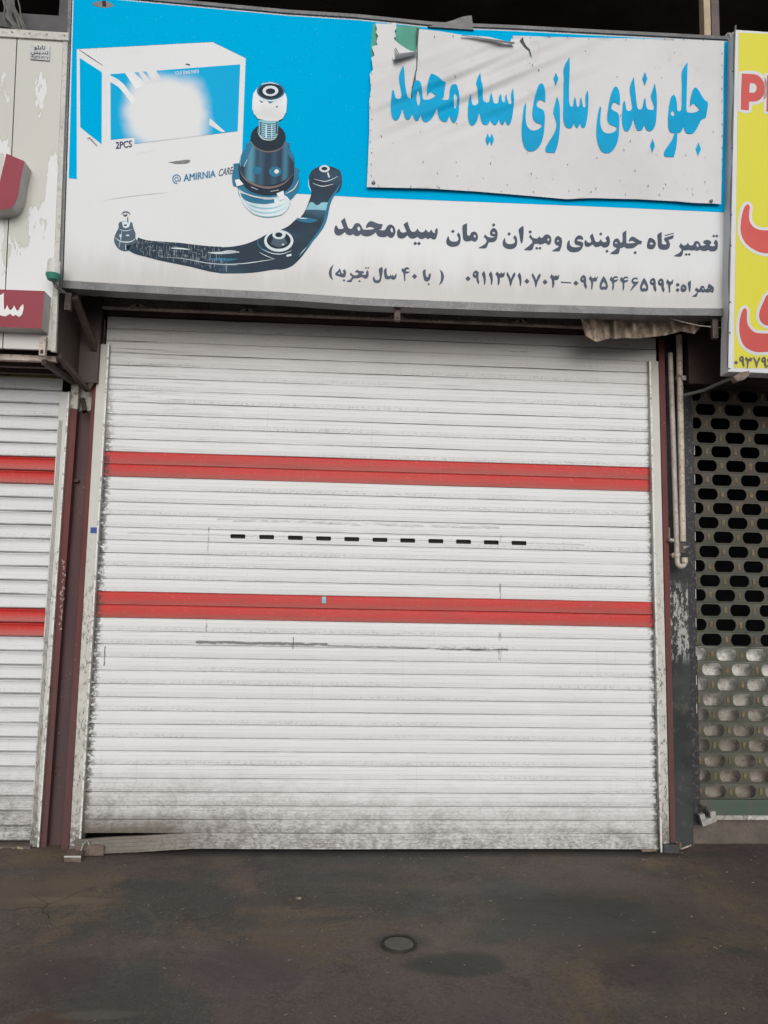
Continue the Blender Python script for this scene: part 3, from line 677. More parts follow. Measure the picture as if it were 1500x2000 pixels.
# ---------------------------------------------------------------- perforated grille shutter on the right
GY = .10
gr = empty('perforated_grille', (4.9, GY, 0), 'closed green-grey perforated steel grille shutter under the yellow sign', 'shutter')
rc = [774.5, 801, 828.5, 855.5, 883.5, 911, 938.6, 965.6, 994, 1022, 1050, 1079, 1106.6, 1134.5, 1163, 1191.5, 1220, 1248, 1280.5, 1307, 1337, 1365.5, 1395.5, 1426.4, 1456.4, 1486.4, 1516.4, 1545.5]
zr = [P(1430, y, GY).z for y in rc]
gp = (zr[0]-zr[-1])/(len(zr)-1)
zz = [zr[-1]+gp*i for i in range(0, 33)]
x0h = P(1404.9, 774.5, GY).x; per = P(1460.4, 774.5, GY).x - x0h
x0b = P(1398, 1545.5, GY).x
hw, hh = per*.345, gp*.40
XL, XR = 3.80, 6.6
clips = MB()
for i, z in enumerate(zz):
    even = (len(zr)-1-i) % 2 == 0
    ph = x0h if even else x0h - per/2
    fr = 1-i/(len(zr)-1); ph += 0
    loops = [[(XL, z-gp/2+.0008), (XR, z-gp/2+.0008), (XR, z+gp/2-.0008), (XL, z+gp/2-.0008)]]
    j = -1
    while True:
        cxh = ph+j*per; j += 1
        if cxh-hw > XR-.01: break
        clx = cxh+per/2
        if XL+.05 < clx < XR-.02: clips.box(clx-.0105, clx+.0105, GY-.0075, GY-.0045, z-.021, z+.021, .004)
        if cxh+hw < XL+.015: continue
        lp = []
        for a_ in range(0, 360, 20):
            ca, sa = math.cos(math.radians(a_+10)), math.sin(math.radians(a_+10))
            ex = (hw-hh*.92)*(1 if ca > 0 else -1)
            lp.append((max(XL+.006, min(XR-.006, cxh+ex+ca*hh*.92)), z+max(-1, min(1, sa*1.06))*hh))
        loops.append(lp)
    vs2 = []; fl = []
    for l in loops: fl.append(list(range(len(vs2), len(vs2)+len(l)))); vs2 += [Vector(p) for p in l]
    r = delaunay_2d_cdt(vs2, [], fl, 2, 1e-6)
    bulge = lambda zq: -.004*(1-((zq-z)/(gp/2))**2)
    V = [(v.x, GY+bulge(v.y), v.y) for v in r[0]]; F = [list(f) for f in r[2]]
    # give edges a 4 mm return
    for l in loops:
        b0 = len(V); m = len(l)
        for p in l: V.append((p[0], GY+bulge(p[1]), p[1]))
        for p in l: V.append((p[0], GY+bulge(p[1])+.006, p[1]))
        for q in range(m): F.append([b0+q, b0+(q+1) % m, b0+m+(q+1) % m, b0+m+q])
    og = (0, random.uniform(-.001, .001), 0)
    link('slat', mesh('grille_slat', V, F), 'grille', gr, og)
stuff(clips.build('clip', 'clip', gr))
zb = zz[0]-gp/2
b = MB(); b.box(XL-.01, XR, GY-.012, GY+.02, P(1430, 1592, GY).z, zb-.002, .003); b.build('bottom_rail', 'gr_rail', gr)
b = MB(); b.hexa([(X_(1349, 1600, GY-.03), GY+.05, .13), (X_(1368.5, 1600, GY-.03), GY+.05, .13), (X_(1368.5, 1600, GY-.03), GY-.03, .13), (X_(1349, 1600, GY-.03), GY-.03, .13), (X_(1336, 800, GY-.03), GY+.05, 3.1), (X_(1354, 800, GY-.03), GY+.05, 3.1), (X_(1354, 800, GY-.03), GY-.03, 3.1), (X_(1336, 800, GY-.03), GY-.03, 3.1)], .004)
b.build('guide_rail', 'frame_steel', gr)
for (qx, qy) in [(1356, 880+i*56) for i in range(10)]:
    q = P(qx+5*(qy-880)/560, qy, GY-.031); b = MB(); b.box(q.x-.002, q.x+.002, GY-.034, GY-.0305, q.z-.03, q.z+.03); b.build('edge_nick', 'let_side', gr)
b = MB(); b.box(XR+.002, XR+.06, GY-.03, GY+.05, .13, 3.1, .004); b.build('guide_rail', 'frame_steel', gr)
b = MB(); zs_ = P(1430, 1592, GY-.02).z; b.box(3.86, XR+.05, GY-.022, GY+.05, zs_-.030, zs_-.003, .002); b.build('threshold_strip', 'rail', gr)
b = MB(); b.box(3.775, XR+.05, -.06, GY-.035, P(1430, 752, -.06).z, 3.48, .004); tag(b.build('grille_shade_box', 'brown_dark', None, (4.9, 0, 3.1)), 'dark box standing in for shade over the perforated grille behind the yellow sign', 'hood')  # dark box put in for the shade that hides the grille top
# white plastic stacked behind the lower holes
def crumple(name, x0, x1, y, z0, z1, nx_, nz_, amp, mat, parent=None, seed=1, top=None, sag=0):
    rd = random.Random(seed); ks = [(rd.uniform(5, 38), rd.uniform(5, 38), rd.uniform(0, 6.28), rd.uniform(.25, 1)) for _ in range(9)]
    vs = []; fs = []
    for j in range(nz_+1):
        for i in range(nx_+1):
            u, v = i/nx_, j/nz_; x = x0+(x1-x0)*u; z = z0+(z1-z0)*v
            d = sum(a_/(1+.06*(kx+kz))*abs(math.sin(kx*x+kz*z*(1 if q_ % 2 else -1)+p_)) for q_, (kx, kz, p_, a_) in enumerate(ks))/3
            vs.append((x, y-amp*d+rd.uniform(-.05, .05)*amp, z+(top(x) if top and j == nz_ else 0)))
    for j in range(nz_):
        for i in range(nx_): fs.append((j*(nx_+1)+i, j*(nx_+1)+i+1, (j+1)*(nx_+1)+i+1, (j+1)*(nx_+1)+i))
    return link(name, mesh(name, vs, fs), mat, parent, smooth=True)
o = crumple('plastic_sheet', 3.86, 6.5, GY+.11, .2, P(1430, 1262, GY+.1).z, 260, 90, .06, 'plastic', seed=5)
tag(o, 'crumpled white plastic piled behind the lower holes of the grille', 'plastic sheet')
b = MB(); b.box(3.80, 8.9, .115, .40, 0, P(1430, 1600, .10).z-.006, .006); struct(b.build('concrete_sill', 'sill'))
# padlock hanging from the grille's left foot
pl_ = empty('padlock', (3.86, .02, .15), 'big square steel padlock at the bottom left corner of the perforated grille', 'padlock')
def zpts(lst, ox, oy, s_, Y): return [P(ox+a_/s_, oy+b_/s_, Y) for a_, b_ in lst]
def prism(pts, depth, name, mat, parent, bev=.003):
    b = MB(); vs = [b.bm.verts.new(p) for p in pts]; f = b.bm.faces.new(vs)
    r = bmesh.ops.extrude_face_region(b.bm, geom=[f]); bmesh.ops.translate(b.bm, verts=[v for v in r['geom'] if isinstance(v, bmesh.types.BMVert)], vec=(0, depth, 0))
    if bev: bmesh.ops.bevel(b.bm, geom=b.bm.edges[:], offset=bev, segments=2, affect='EDGES')
    return b.build(name, mat, parent)
b = MB()
for quad in ([(364, 1670), (466, 1655), (468, 1682), (378, 1716)], [(355, 1640), (388, 1632), (398, 1672), (365, 1680)], [(424, 1622), (458, 1612), (467, 1660), (430, 1668)]):
    f_ = zpts([quad[3], quad[2], quad[1], quad[0]], 1260, 1100, 3.3333, .0); k_ = [v+Vector((0, .034, 0)) for v in f_]
    b.hexa([k_[0], k_[1], f_[1], f_[0], k_[3], k_[2], f_[2], f_[3]], .002)
b.build('body', 'lock', pl_)
b = MB(); pts = zpts([(385, 1600), (400, 1640), (412, 1655), (420, 1620), (405, 1590)], 1260, 1100, 3.3333, .03); b.tube([Vector((p.x, .018+.01*i, p.z)) for i, p in enumerate(pts)], .0055, 8); b.build('shackle', 'frame_steel', pl_, smooth=True)
b = MB(); q0 = P(1368, 1572, .06); q1 = P(1386, 1588, .03); b.bar((q0.x, .06, q0.z), (q1.x, .03, q1.z), .008, .012, .002); b.build('hasp', 'frame_dark', pl_)
# hasp lock at the left foot of the main shutter
pl_ = empty('floor_lock', (.02, -.16, .0), 'flat rusty lock box lying at the left foot of the striped shutter', 'lock')
a_, b_, c_, d_ = G(125, 1681, .012), G(158, 1681, .012), G(166, 1667, .012), G(133, 1667, .012)
q = MB(); zt = .038
q.hexa([(a_.x, a_.y, -.002), (b_.x, b_.y, -.002), (c_.x, c_.y, -.002), (d_.x, d_.y, -.002), (a_.x, a_.y, zt), (b_.x, b_.y, zt), (c_.x, c_.y, zt), (d_.x, d_.y, zt)], .003); q.build('box', 'lock_plate', pl_)
q = MB(); q.bar((a_.x, a_.y-.003, zt-.003), (b_.x, b_.y-.003, zt-.003), .005, .009, .001, (0, 0, 1)); q.build('edge', 'let_side', pl_)
q = MB(); m_ = (c_+b_)/2; q.tube([(m_.x-.02, m_.y+.02, .04), (m_.x-.012, m_.y+.03, .075), (m_.x+.002, m_.y+.05, .09), (m_.x+.015, m_.y+.055, .065), (m_.x+.012, m_.y+.05, .04)], .0045, 8); q.build('shackle', 'lock', pl_, smooth=True)
# bolt head on the ground by the right rail
bt = empty('ground_bolt', (3.68, .0, .0), 'small rusty bolt and latch on the ground by the right rail foot', 'bolt')
q = P(1329, 1651, -.02); b = MB(); b.tube([(q.x-.01, -.02, q.z-.012), (q.x-.004, -.03, q.z+.014)], .011, 10); b.build('nut', 'clip', bt)
b = MB(); b.bar((q.x, -.03, q.z-.018), (q.x+.055, -.05, q.z+.01), .009, .009, .002); b.bar((q.x-.02, -.0, q.z+.01), (q.x, -.03, q.z-.018), .009, .009, .002); b.build('latch', 'hood_edge', bt)

# ---------------------------------------------------------------- left neighbour shutter
PL = .0846
lz = [P(60, y, 0).z for y in (892.5, 1181, 1641)]
n0 = round((lz[0]-lz[2])/PL); PL = (lz[0]-lz[2])/n0; n1 = round((lz[0]-lz[1])/PL)
t = empty('roller_shutter', (-1.7, 0, 0), 'white roller shutter with two red stripes left of the maroon column, partly cut off', 'shutter')
PR2 = [(0, .004), (-.003, -.002), (-.006, -.014), (-.0095, -.0155), (-.012, -.012), (-.020, -.0085), (-.032, -.0075), (-.046, -.0085), (-.060, -.0105), (-.072, -.0128), (-.078, -.0128), (-.0815, -.009), (-.0825, .004)]
PR2 = [(a*PL/.0835, c_) for a, c_ in PR2]
m1 = slat_mesh('neighbour_slat', -3.2, -.285, PR2, 'slat2', nseg=16); m2 = slat_mesh('neighbour_slat_red', -3.2, -.285, PR2, 'slat2_red', nseg=16)
ztop = P(60, 745, 0).z; k = 0; z = lz[2]+PL
while z < ztop+PL:
    idx = round((lz[0]-z)/PL)
    o = link('slat', m2 if idx in (0, 1, n1, n1+1) else m1, None, t, (0, random.uniform(-.001, .001), z)); o.rotation_euler = (random.uniform(-.01, .01), 0, 0)
    if idx in (0, 1, n1, n1+1): o['label'] = 'red slat'
    z += PL
zlt = z-PL
rail_obj((X_(58, 1646), X_(77, 1646)), (X_(117, 762), X_(137, 762)), 'guide_rail', False, t, 'rail2', P(120, 765, YR).z, z0=.03)
b = MB()
for i in range(3): b.hexa([(X_(62+i*2.6, 1646)-.001, -.0380, .04), (X_(62+i*2.6, 1646)+.001, -.0380, .04), (X_(62+i*2.6, 1646)+.001, -.0405, .04), (X_(62+i*2.6, 1646)-.001, -.0405, .04), (X_(118+i*2.6, 800)-.001, -.0380, 2.6), (X_(118+i*2.6, 800)+.001, -.0380, 2.6), (X_(118+i*2.6, 800)+.001, -.0405, 2.6), (X_(118+i*2.6, 800)-.001, -.0405, 2.6)])
b.build('rail_groove', 'trim_dark', t)
rail_obj((-3.26, -3.2), (-3.26, -3.2), 'guide_rail', True, t, 'rail2', 2.8)
hd = tag(MB().box(-3.3, X_(132, 745, -.03), -.05, .015, zlt+.003, zlt+.05, .004).build('shutter_hood', 'let_side', None, (-1.7, 0, zlt)), 'grey steel strip over the left neighbour shutter', 'hood')
ys_ = empty('shop_strip', (-1.5, -.06, 2.9), 'narrow dark and yellow strip sign above the left neighbour shutter', 'sign')
z0, z1 = P(40, 736, -.06).z, P(40, 716, -.06).z
b = MB(); b.box(-3.2, X_(110, 725, -.06), -.065, -.05, z0, z1, .002); b.build('panel', plain('strip_olive', (.16, .125, .035), .6, 0, .2, 4), ys_)
b = MB(); b.box(-3.2, X_(22, 725, -.07), -.072, -.066, z0, z1); b.build('panel', 'brown_dark', ys_)
pr = Print((-.066,), .001)
for i in range(5): pr.add([ell(77+i*5.2, 727+i*.3, 2.0, 3.2, 10), ell(77+i*5.2, 727+i*.3, .9, 1.6, 8)], smooth=False)
pr.build('letter', 'p_black', ys_, split=True)
pr = Print((-.073,), .001); pr.add([stroke(sp([(0, 722), (6, 728), (13, 727), (19, 723)]), 3)], smooth=False); pr.build('lettering', 'let_side', ys_)
# pebbled threshold
b = MB(); b.hexa([(-3.2, .10, 0), (-.275, .10, 0), (-.275, -.085, 0), (-3.2, -.085, 0), (-3.2, .10, .052), (-.275, .10, .052), (-.275, -.06, .040), (-3.2, -.06, .040)]); struct(b.build('threshold', 'mortar'))
b = MB(); rd = random.Random(4)
for i in range(46):
    x = -.30-.9*rd.random(); v = rd.random(); yy = -.062-.024*v; z_ = .040-.038*v
    r = bmesh.ops.create_icosphere(b.bm, subdivisions=1, radius=.011)
    s_ = rd.uniform(.6, 1.2); an = rd.uniform(0, 3)
    for vv in r['verts']:
        c0 = vv.co.copy(); vv.co = Vector((x+(c0.x*math.cos(an)-c0.z*.6*math.sin(an))*s_*1.2, yy+c0.y*.5, z_+(c0.x*math.sin(an)*.6+c0.z*.8)*s_))
stuff(tag(b.build('pebble_edging', 'pebble', None, (-.7, -.07, 0)), 'yellowish pebbles set in the threshold below the left shutter', 'pebbles'))

# ---------------------------------------------------------------- left neighbour sign box
LY, LK = -.50, .065
def LP(x, y): return P(x, y, LY, LK)
sg = empty('cladding_sign', (-1.6, -.5, 2.9), 'peeling white clad sign box with maroon raised letters, cut off at the left edge', 'sign')
tr, br = LP(133, 76), LP(109, 684); tl, bl = LP(0, 68), LP(0, 680)
def ly(z): return LY-LK*(z-3.33)
zt_, zb_ = tr.z, br.z; xr_t, xr_b = tr.x, br.x
def clad_pane(x0t, x0b, x1t, x1b, nm):
    b = MB(); b.hexa([(x0b, ly(zb_)+.02, zb_), (x1b, ly(zb_)+.02, zb_), (x1b, ly(zb_), zb_), (x0b, ly(zb_), zb_), (x0t, ly(zt_)+.02, zt_), (x1t, ly(zt_)+.02, zt_), (x1t, ly(zt_), zt_), (x0t, ly(zt_), zt_)], .0015)
    return b.build(nm, 'clad', sg)
sx_t, sx_b = LP(33, 80).x, LP(5, 680).x
wd_ = xr_t-sx_t
clad_pane(sx_t+.003, sx_b+.003, LP(123, 80).x, LP(99, 680).x, 'panel')
for i in range(3):
    w_ = .62; clad_pane(sx_t-.003-w_*(i+1)+.006, sx_b-.003-w_*(i+1)+.006, sx_t-.003-w_*i, sx_b-.003-w_*i, 'panel')
b = MB(); b.hexa([(LP(99.5, 680).x, ly(zb_)+.02, zb_-.01), (xr_b, ly(zb_)+.02, zb_-.01), (xr_b, ly(zb_)-.004, zb_-.01), (LP(99.5, 680).x, ly(zb_)-.004, zb_-.01), (LP(123.5, 80).x, ly(zt_)+.02, zt_), (xr_t, ly(zt_)+.02, zt_), (xr_t, ly(zt_)-.004, zt_), (LP(123.5, 80).x, ly(zt_)-.004, zt_)], .003); b.build('corner_trim', 'trim', sg)
b = MB(); q = LP(70, 76); b.box(-2.4, xr_t+.006, ly(zt_)-.012, ly(zt_)+.03, zt_-.018, zt_+.032, .003); b.build('top_trim', 'trim', sg)
for i in range(4):
    q = LP(25+i*34, 77+i); b = MB(); b.tube([(q.x, ly(zt_)-.0125, zt_+.01), (q.x, ly(zt_)-.016, zt_+.01)], .005, 8); b.build('screw', 'trim_dark', sg)
back = -.07
b = MB(); b.hexa([(xr_b-.012, back, zb_-.035), (xr_b-.004, back, zb_-.035), (xr_b-.004, ly(zb_)+.022, zb_-.006), (xr_b-.012, ly(zb_)+.022, zb_-.006), (xr_t-.012, back, zt_), (xr_t-.004, back, zt_), (xr_t-.004, ly(zt_)+.022, zt_), (xr_t-.012, ly(zt_)+.022, zt_)]); b.build('side_panel', 'side_panel', sg)
for i, f_ in enumerate((.15, .5, .88)):
    b = MB(); b.bar((xr_b-.02, ly(zb_)+.03+(back-ly(zb_)-.03)*f_, zb_-.03), (-2.4, ly(zb_)+.03+(back-ly(zb_)-.03)*f_, zb_-.03), .035, .035, .003); b.build('frame_bar', 'hood_edge' if i == 0 else 'rust_steel', sg)
for xq in (xr_b-.075, xr_b-.7, xr_b-1.4):
    b = MB(); b.bar((xq, ly(zb_)+.03, zb_-.062), (xq+.04, back, zb_-.075), .03, .03, .003); b.build('frame_bar', 'rust_steel', sg)
b = MB(); q = LP(87, 680); b.box(q.x-.017, q.x+.017, ly(zb_)-.036, ly(zb_)-.004, zb_-.045, zb_+.07, .003); b.build('frame_end', 'hood_edge', sg)
b = MB(); b.box(q.x-.008, q.x+.008, ly(zb_)-.0375, ly(zb_)-.0362, zb_-.034, zb_-.012); b.build('tube_hole', 'hole', sg)
b = MB(); b.bar((xr_b+.0, ly(zb_)+.05, zb_-.02), (xr_b+.055, back+.02, zb_-.12), .028, .028, .003); b.bar((xr_b+.055, back+.02, zb_-.12), (xr_b+.10, back+.02, zb_-.03), .028, .028, .003); b.build('brace', 'rust_steel', sg)
b = MB(); b.box(xr_b-.03, xr_b+.115, back+.0, back+.03, P(150, 747, -.06).z, zb_+.55); b.build('mount_plate', 'side_panel', sg)
# maroon channel letters, 10 cm proud
def channel(loopface, name, lab=None):
    pts = [P(x, y, LY-.10, LK) for x, y in loopface]
    b = MB(); vs = [b.bm.verts.new(p) for p in pts]; f = b.bm.faces.new(vs)
    r = bmesh.ops.extrude_face_region(b.bm, geom=[f]); bmesh.ops.translate(b.bm, verts=[v for v in r['geom'] if isinstance(v, bmesh.types.BMVert)], vec=(0, .098, 0))
    body = b.build(name, 'let_side', sg)
    pr = Print((LY-.10, LK), .0015); pr.add([loopface], smooth=False); pr.build('letter_face', 'mar_letter', body)
    if lab: body['label'] = lab
    return body
ch1 = channel(smooth_loop([(12.5, 300), (48, 315), (44, 335), (40, 353), (36, 380), (27, 401), (12, 409), (-20, 411), (-60, 405), (-62, 380), (-25, 375), (-5, 368), (2, 345)], 3), 'raised_letter', 'curved maroon stroke of a raised letter')
ch2 = channel([(-150, 560), (87, 568.5), (81.5, 642), (-150, 632)], 'raised_letter', 'maroon box carrying white lettering')
zz5 = (0, 560, 5)
pr = Print((LY-.10, LK), .003)
pr.add([[(40, 60), (0, 85), (-60, 70), (-60, 270), (5, 280), (50, 292), (85, 275), (100, 265), (130, 290), (155, 275), (185, 297), (215, 275), (232, 215), (228, 170), (195, 205), (190, 228), (165, 235), (150, 205), (138, 185), (125, 215), (100, 232), (82, 205), (72, 180), (58, 215), (42, 225), (38, 150)]], zz5)
pr.build('lettering', 'let_white', ch2)
# maker's plate
mp = empty('maker_plate', tuple(LP(78, 105)), 'small silver plate with dark writing high on the peeling white sign box', 'plate')
c4 = [LP(60, 89), LP(98.5, 92), LP(97.5, 120), LP(60, 117)]
b = MB(); b.hexa([c4[3]-Vector((0, .002, 0)), c4[2]-Vector((0, .002, 0)), c4[2]-Vector((0, .008, 0)), c4[3]-Vector((0, .008, 0)), c4[0]-Vector((0, .002, 0)), c4[1]-Vector((0, .002, 0)), c4[1]-Vector((0, .008, 0)), c4[0]-Vector((0, .008, 0))]); b.build('plate', 'plate', mp)
pr = Print((LY, LK), .0095)
put_text(pr, shape('تابلو'), (68, 100), (90, 101.5), (0, -10), .012); put_text(pr, shape('تندیس'), (61, 109), (95.5, 111), (0, -9), .012); put_text(pr, '۰۹۱۱۲۷۰۱۴۸۷', (61, 116), (96, 118.5), (0, -6), .01)
pr.build('lettering', 'p_black', mp)
# bulkhead lamp with green base
lp = empty('small_lamp', tuple(P(104, 535, -.57)), 'small white lamp with green base and dangling wires on the sign box corner', 'lamp')
q0 = P(106, 512, -.60); q1 = P(104, 536, -.60); q2 = P(103, 547, -.60)
b = MB(); b.tube([q0+Vector((0, .03, 0)), q0, q1], [.028, .034, .038], 14); b.build('housing', 'lamp_white', lp, smooth=True)
b = MB(); b.tube([q1, q1-Vector((0, 0, .012)), q2], [.041, .038, .030], 14); b.build('base', 'lamp_green', lp, smooth=True)
b = MB()
for i in range(5):
    a = q2+Vector((.012*math.sin(i*2), 0, -.004)); rd = random.Random(i)
    b.tube([a, a+Vector((rd.uniform(-.0, .03), .02, -.02)), a+Vector((rd.uniform(0, .05), .05, -.045)), a+Vector((.06, .10, -.03-.02*rd.random()))], .0035, 5)
b.build('wire', 'wire', lp)

# ---------------------------------------------------------------- main signboard
PLN = (SY, SK)
def SP(x, y, off=0): return P(x, y, SY-off, SK)
ms = empty('signboard', (1.83, -.47, 3.33), 'wide blue and white signboard with a ball joint picture over the striped shutter', 'sign')
topc = [SP(*p) for p in [(142, -14), (230, -3), (400, 13), (560, 28), (700, 37), (845, 52), (1000, 58), (1150, 66), (1290, 73), (1424, 80)]]
botc = [SP(*p) for p in [(124, 549), (230, 556), (340, 562), (560, 573), (700, 583), (845, 589), (1000, 595), (1150, 599), (1290, 603), (1420, 604)]]
def edge_at(c, f):
    n = len(c)-1; x = c[0].x+(c[-1].x-c[0].x)*f
    for i in range(n):
        if c[i].x <= x <= c[i+1].x+1e-6:
            g = (x-c[i].x)/(c[i+1].x-c[i].x); return c[i].lerp(c[i+1], g)
    return c[-1]
# face sheet (grid so that it follows the sagging edges)
NF, NZ = 60, 14; vs = []; fs = []
for i in range(NF+1):
    a = edge_at(topc, i/NF); b_ = edge_at(botc, i/NF)
    for j in range(NZ+1): vs.append(a.lerp(b_, j/NZ))
for i in range(NF):
    for j in range(NZ): fs.append((i*(NZ+1)+j, i*(NZ+1)+j+1, (i+1)*(NZ+1)+j+1, (i+1)*(NZ+1)+j))
link('face', mesh('face', vs, fs, ms['_w']), 'face', ms, ms['_w'])
# frame: bottom and top rails follow the sag
def sag_rail(c, off0, off1, y0, y1, nm, mat):
    vs = []; fs = []
    for i in range(NF+1):
        p = edge_at(c, i/NF)
        vs += [(p.x, p.y+y0, p.z+off0), (p.x, p.y+y1, p.z+off0), (p.x, p.y+y1, p.z+off1), (p.x, p.y+y0, p.z+off1)]
    for i in range(NF):
        for j in range(4): fs.append((i*4+j, i*4+(j+1) % 4, (i+1)*4+(j+1) % 4, (i+1)*4+j))
    fs += [(0, 1, 2, 3), (NF*4+3, NF*4+2, NF*4+1, NF*4)]
    return link(nm, mesh(nm, vs, fs, ms['_w']), mat, ms, ms['_w'])
sag_rail(botc, -.001, -.046, -.014, .085, 'bottom_rail', 'frame')
sag_rail(botc, .001, .006, -.010, -.002, 'edge_bead', 'let_side')
sag_rail(topc, .001, .022, -.012, .085, 'top_rail', 'frame')
for (a, b_) in ((topc[0], botc[0]), (topc[-1], botc[-1])):
    s_ = -1 if a is topc[0] else 1
    q = MB(); q.hexa([(b_.x-.002, b_.y+.085, b_.z-.046), (b_.x+s_*.022, b_.y+.085, b_.z-.046), (b_.x+s_*.022, b_.y-.014, b_.z-.046), (b_.x-.002, b_.y-.014, b_.z-.046), (a.x-.002, a.y+.085, a.z+.022), (a.x+s_*.022, a.y+.085, a.z+.022), (a.x+s_*.022, a.y-.014, a.z+.022), (a.x-.002, a.y-.014, a.z+.022)], .002); q.build('side_rail', 'frame', ms)
vs = [topc[0]+Vector((0, .08, 0)), topc[-1]+Vector((0, .08, 0)), botc[-1]+Vector((0, .08, 0)), botc[0]+Vector((0, .08, 0))]
link('backing', mesh('backing', vs, [(0, 1, 2, 3)], ms['_w']), 'frame_dark', ms, ms['_w'])
# brackets and struts to the wall
for (x, y, l_) in ((131, 562, .075), (777, 592, .05), (1400, 612, .10)):
    q = SP(x, y); b = MB(); b.box(q.x-.018, q.x+.018, q.y+.02, q.y+.05, q.z-.05-l_, q.z-.02, .003); b.build('hanger', 'rust_steel', ms)
    b = MB(); b.tube([(q.x, q.y+.0185, q.z-.035-l_), (q.x, q.y+.022, q.z-.035-l_)], .008, 8); b.build('bolt_hole', 'hole', ms)
for x in (-.10,):
    b = MB(); b.bar((x, -.42, 3.26), (x+.02, .0, 3.02), .035, .035, .003); b.build('strut', 'rust_steel', ms)
    b = MB(); b.bar((x, -.42, 3.40), (x, .02, 3.42), .035, .035, .003); b.build('strut', 'rust_steel', ms)
# --- printed artwork
pr = Print(PLN, .0014)
pr.add([[(144, -11), (230, 0), (400, 16), (560, 31), (700, 40), (845, 55), (1000, 61), (1150, 69), (1290, 76), (1423, 82), (1418, 415), (1200, 405), (1000, 397), (715, 386), (590, 379), (470, 374), (473, 298), (480, 113.5), (415, 82), (150, 96), (150, 350), (134.5, 348)]], smooth=False)
pr.build('blue_field', 'blue', ms)
zb4 = (145, 75, 4.4118)
pr = Print(PLN, .0018); pr.add([[(48, 170), (238, 292), (236, 912), (52, 765)]], zb4, False); pr.build('carton_side_panel', 'blue', ms)
pr = Print(PLN, .0018); pr.add([[(313, 310), (1430, 225), (1408, 800), (1180, 828), (630, 895), (520, 910), (520, 852), (315, 875)]], zb4, False); pr.build('carton_front_panel', 'carton', ms)
pr = Print(PLN, .0024)
pr.add([[(309, 322), (370, 350), (430, 400), (470, 455), (520, 515), (505, 580), (440, 490), (380, 420), (309, 372)]], zb4)
pr.add([[(438, 300), (515, 294), (622, 400), (530, 440)]], zb4, False); pr.add([[(553, 292), (590, 289), (664, 375), (615, 385)]], zb4, False); pr.add([[(623, 286), (706, 280), (762, 368), (680, 385)]], zb4, False)
pr.add([[(1170, 690), (1300, 806), (1275, 812), (1160, 745)]], zb4, False)
pr.build('carton_stripe', 'p_white', ms, split=True)
pr = Print(PLN, .0024); put_text(pr, 'YOUR SPARE PARTS', (341, 147), (388.5, 143.5), (0, -7), .012); pr.build('lettering', 'p_white', ms)
pr = Print(PLN, .0018); pr.add([stroke([(45, 100), (120, 150), (245, 233)], 7)], zb4, False); put_text(pr, '2PCS', (226, 290.5), (257.0, 287), (0, -13)); pr.lift += .0001; put_text(pr, '2PCS', (227, 290.7), (258, 287.2), (0, -13)); pr.lift += .0001; put_text(pr, '2PCS', (226.5, 291.3), (257.5, 287.8), (0, -13))
pr.add([stroke(sp([(958, 222), (980, 226), (1000, 230)]), 12)], zb4, False); pr.build('lettering', 'ink', ms)
pr = Print(PLN, .0018); put_text(pr, 'AMIRNIA', (358.5, 354.5), (420.5, 346), (0, -13.5)); pr.lift += .0001; put_text(pr, 'AMIRNIA', (359.4, 354.6), (421.4, 346.1), (0, -13.5))
zl6 = (220, 270, 6)
pr.add([stroke([(750+44*math.cos(math.radians(a_)), 480+50*math.sin(math.radians(a_))) for a_ in range(80, 391, 15)], 12, False)], zl6, False)
pr.add([stroke([(750+20*math.cos(math.radians(a_)), 482+24*math.sin(math.radians(a_))) for a_ in range(0, 361, 24)]+[(776, 505), (794, 500)], 9, False)], zl6, False)
pr.build('lettering', 'p_logo', ms)
pr = Print(PLN, .0018); put_text(pr, 'CARE', (426, 345), (453, 340), (0, -14.5), 0, 3); pr.lift += .0001; put_text(pr, 'CARE', (426.4, 345.1), (453.4, 340.1), (0, -14.5), 0, 3); put_text(pr, 'AMIRNIA', (174, 271), (190, 288), (0, -5), .004)
pr.add([stroke([(140, 855), (118, 860), (122, 885)], 6)], zb4, False); pr.build('lettering', 'ink', ms)
pr = Print(PLN, .0018)
for i, (a_, b_) in enumerate(((268, 302), (273, 301), (279, 300), (285, 301), (291, 298), (296, 297))): pr.add([stroke([(a_, b_), (a_+1.5, b_-4), (a_+3.5, b_-1)], .9)], None, False)
pr.add([stroke(sp([(200, 392), (260, 383), (330, 376)]), .8)], None, False); stuff(pr.build('faded_marks', 'p_faint', ms))
pr = Print(PLN, .0018); pr.add([[(650, 283), (720, 272), (800, 262), (880, 252), (915, 268), (890, 290), (840, 300), (740, 302), (700, 292)]], zl6); pr.build('scuff_mark', 'frame', ms)
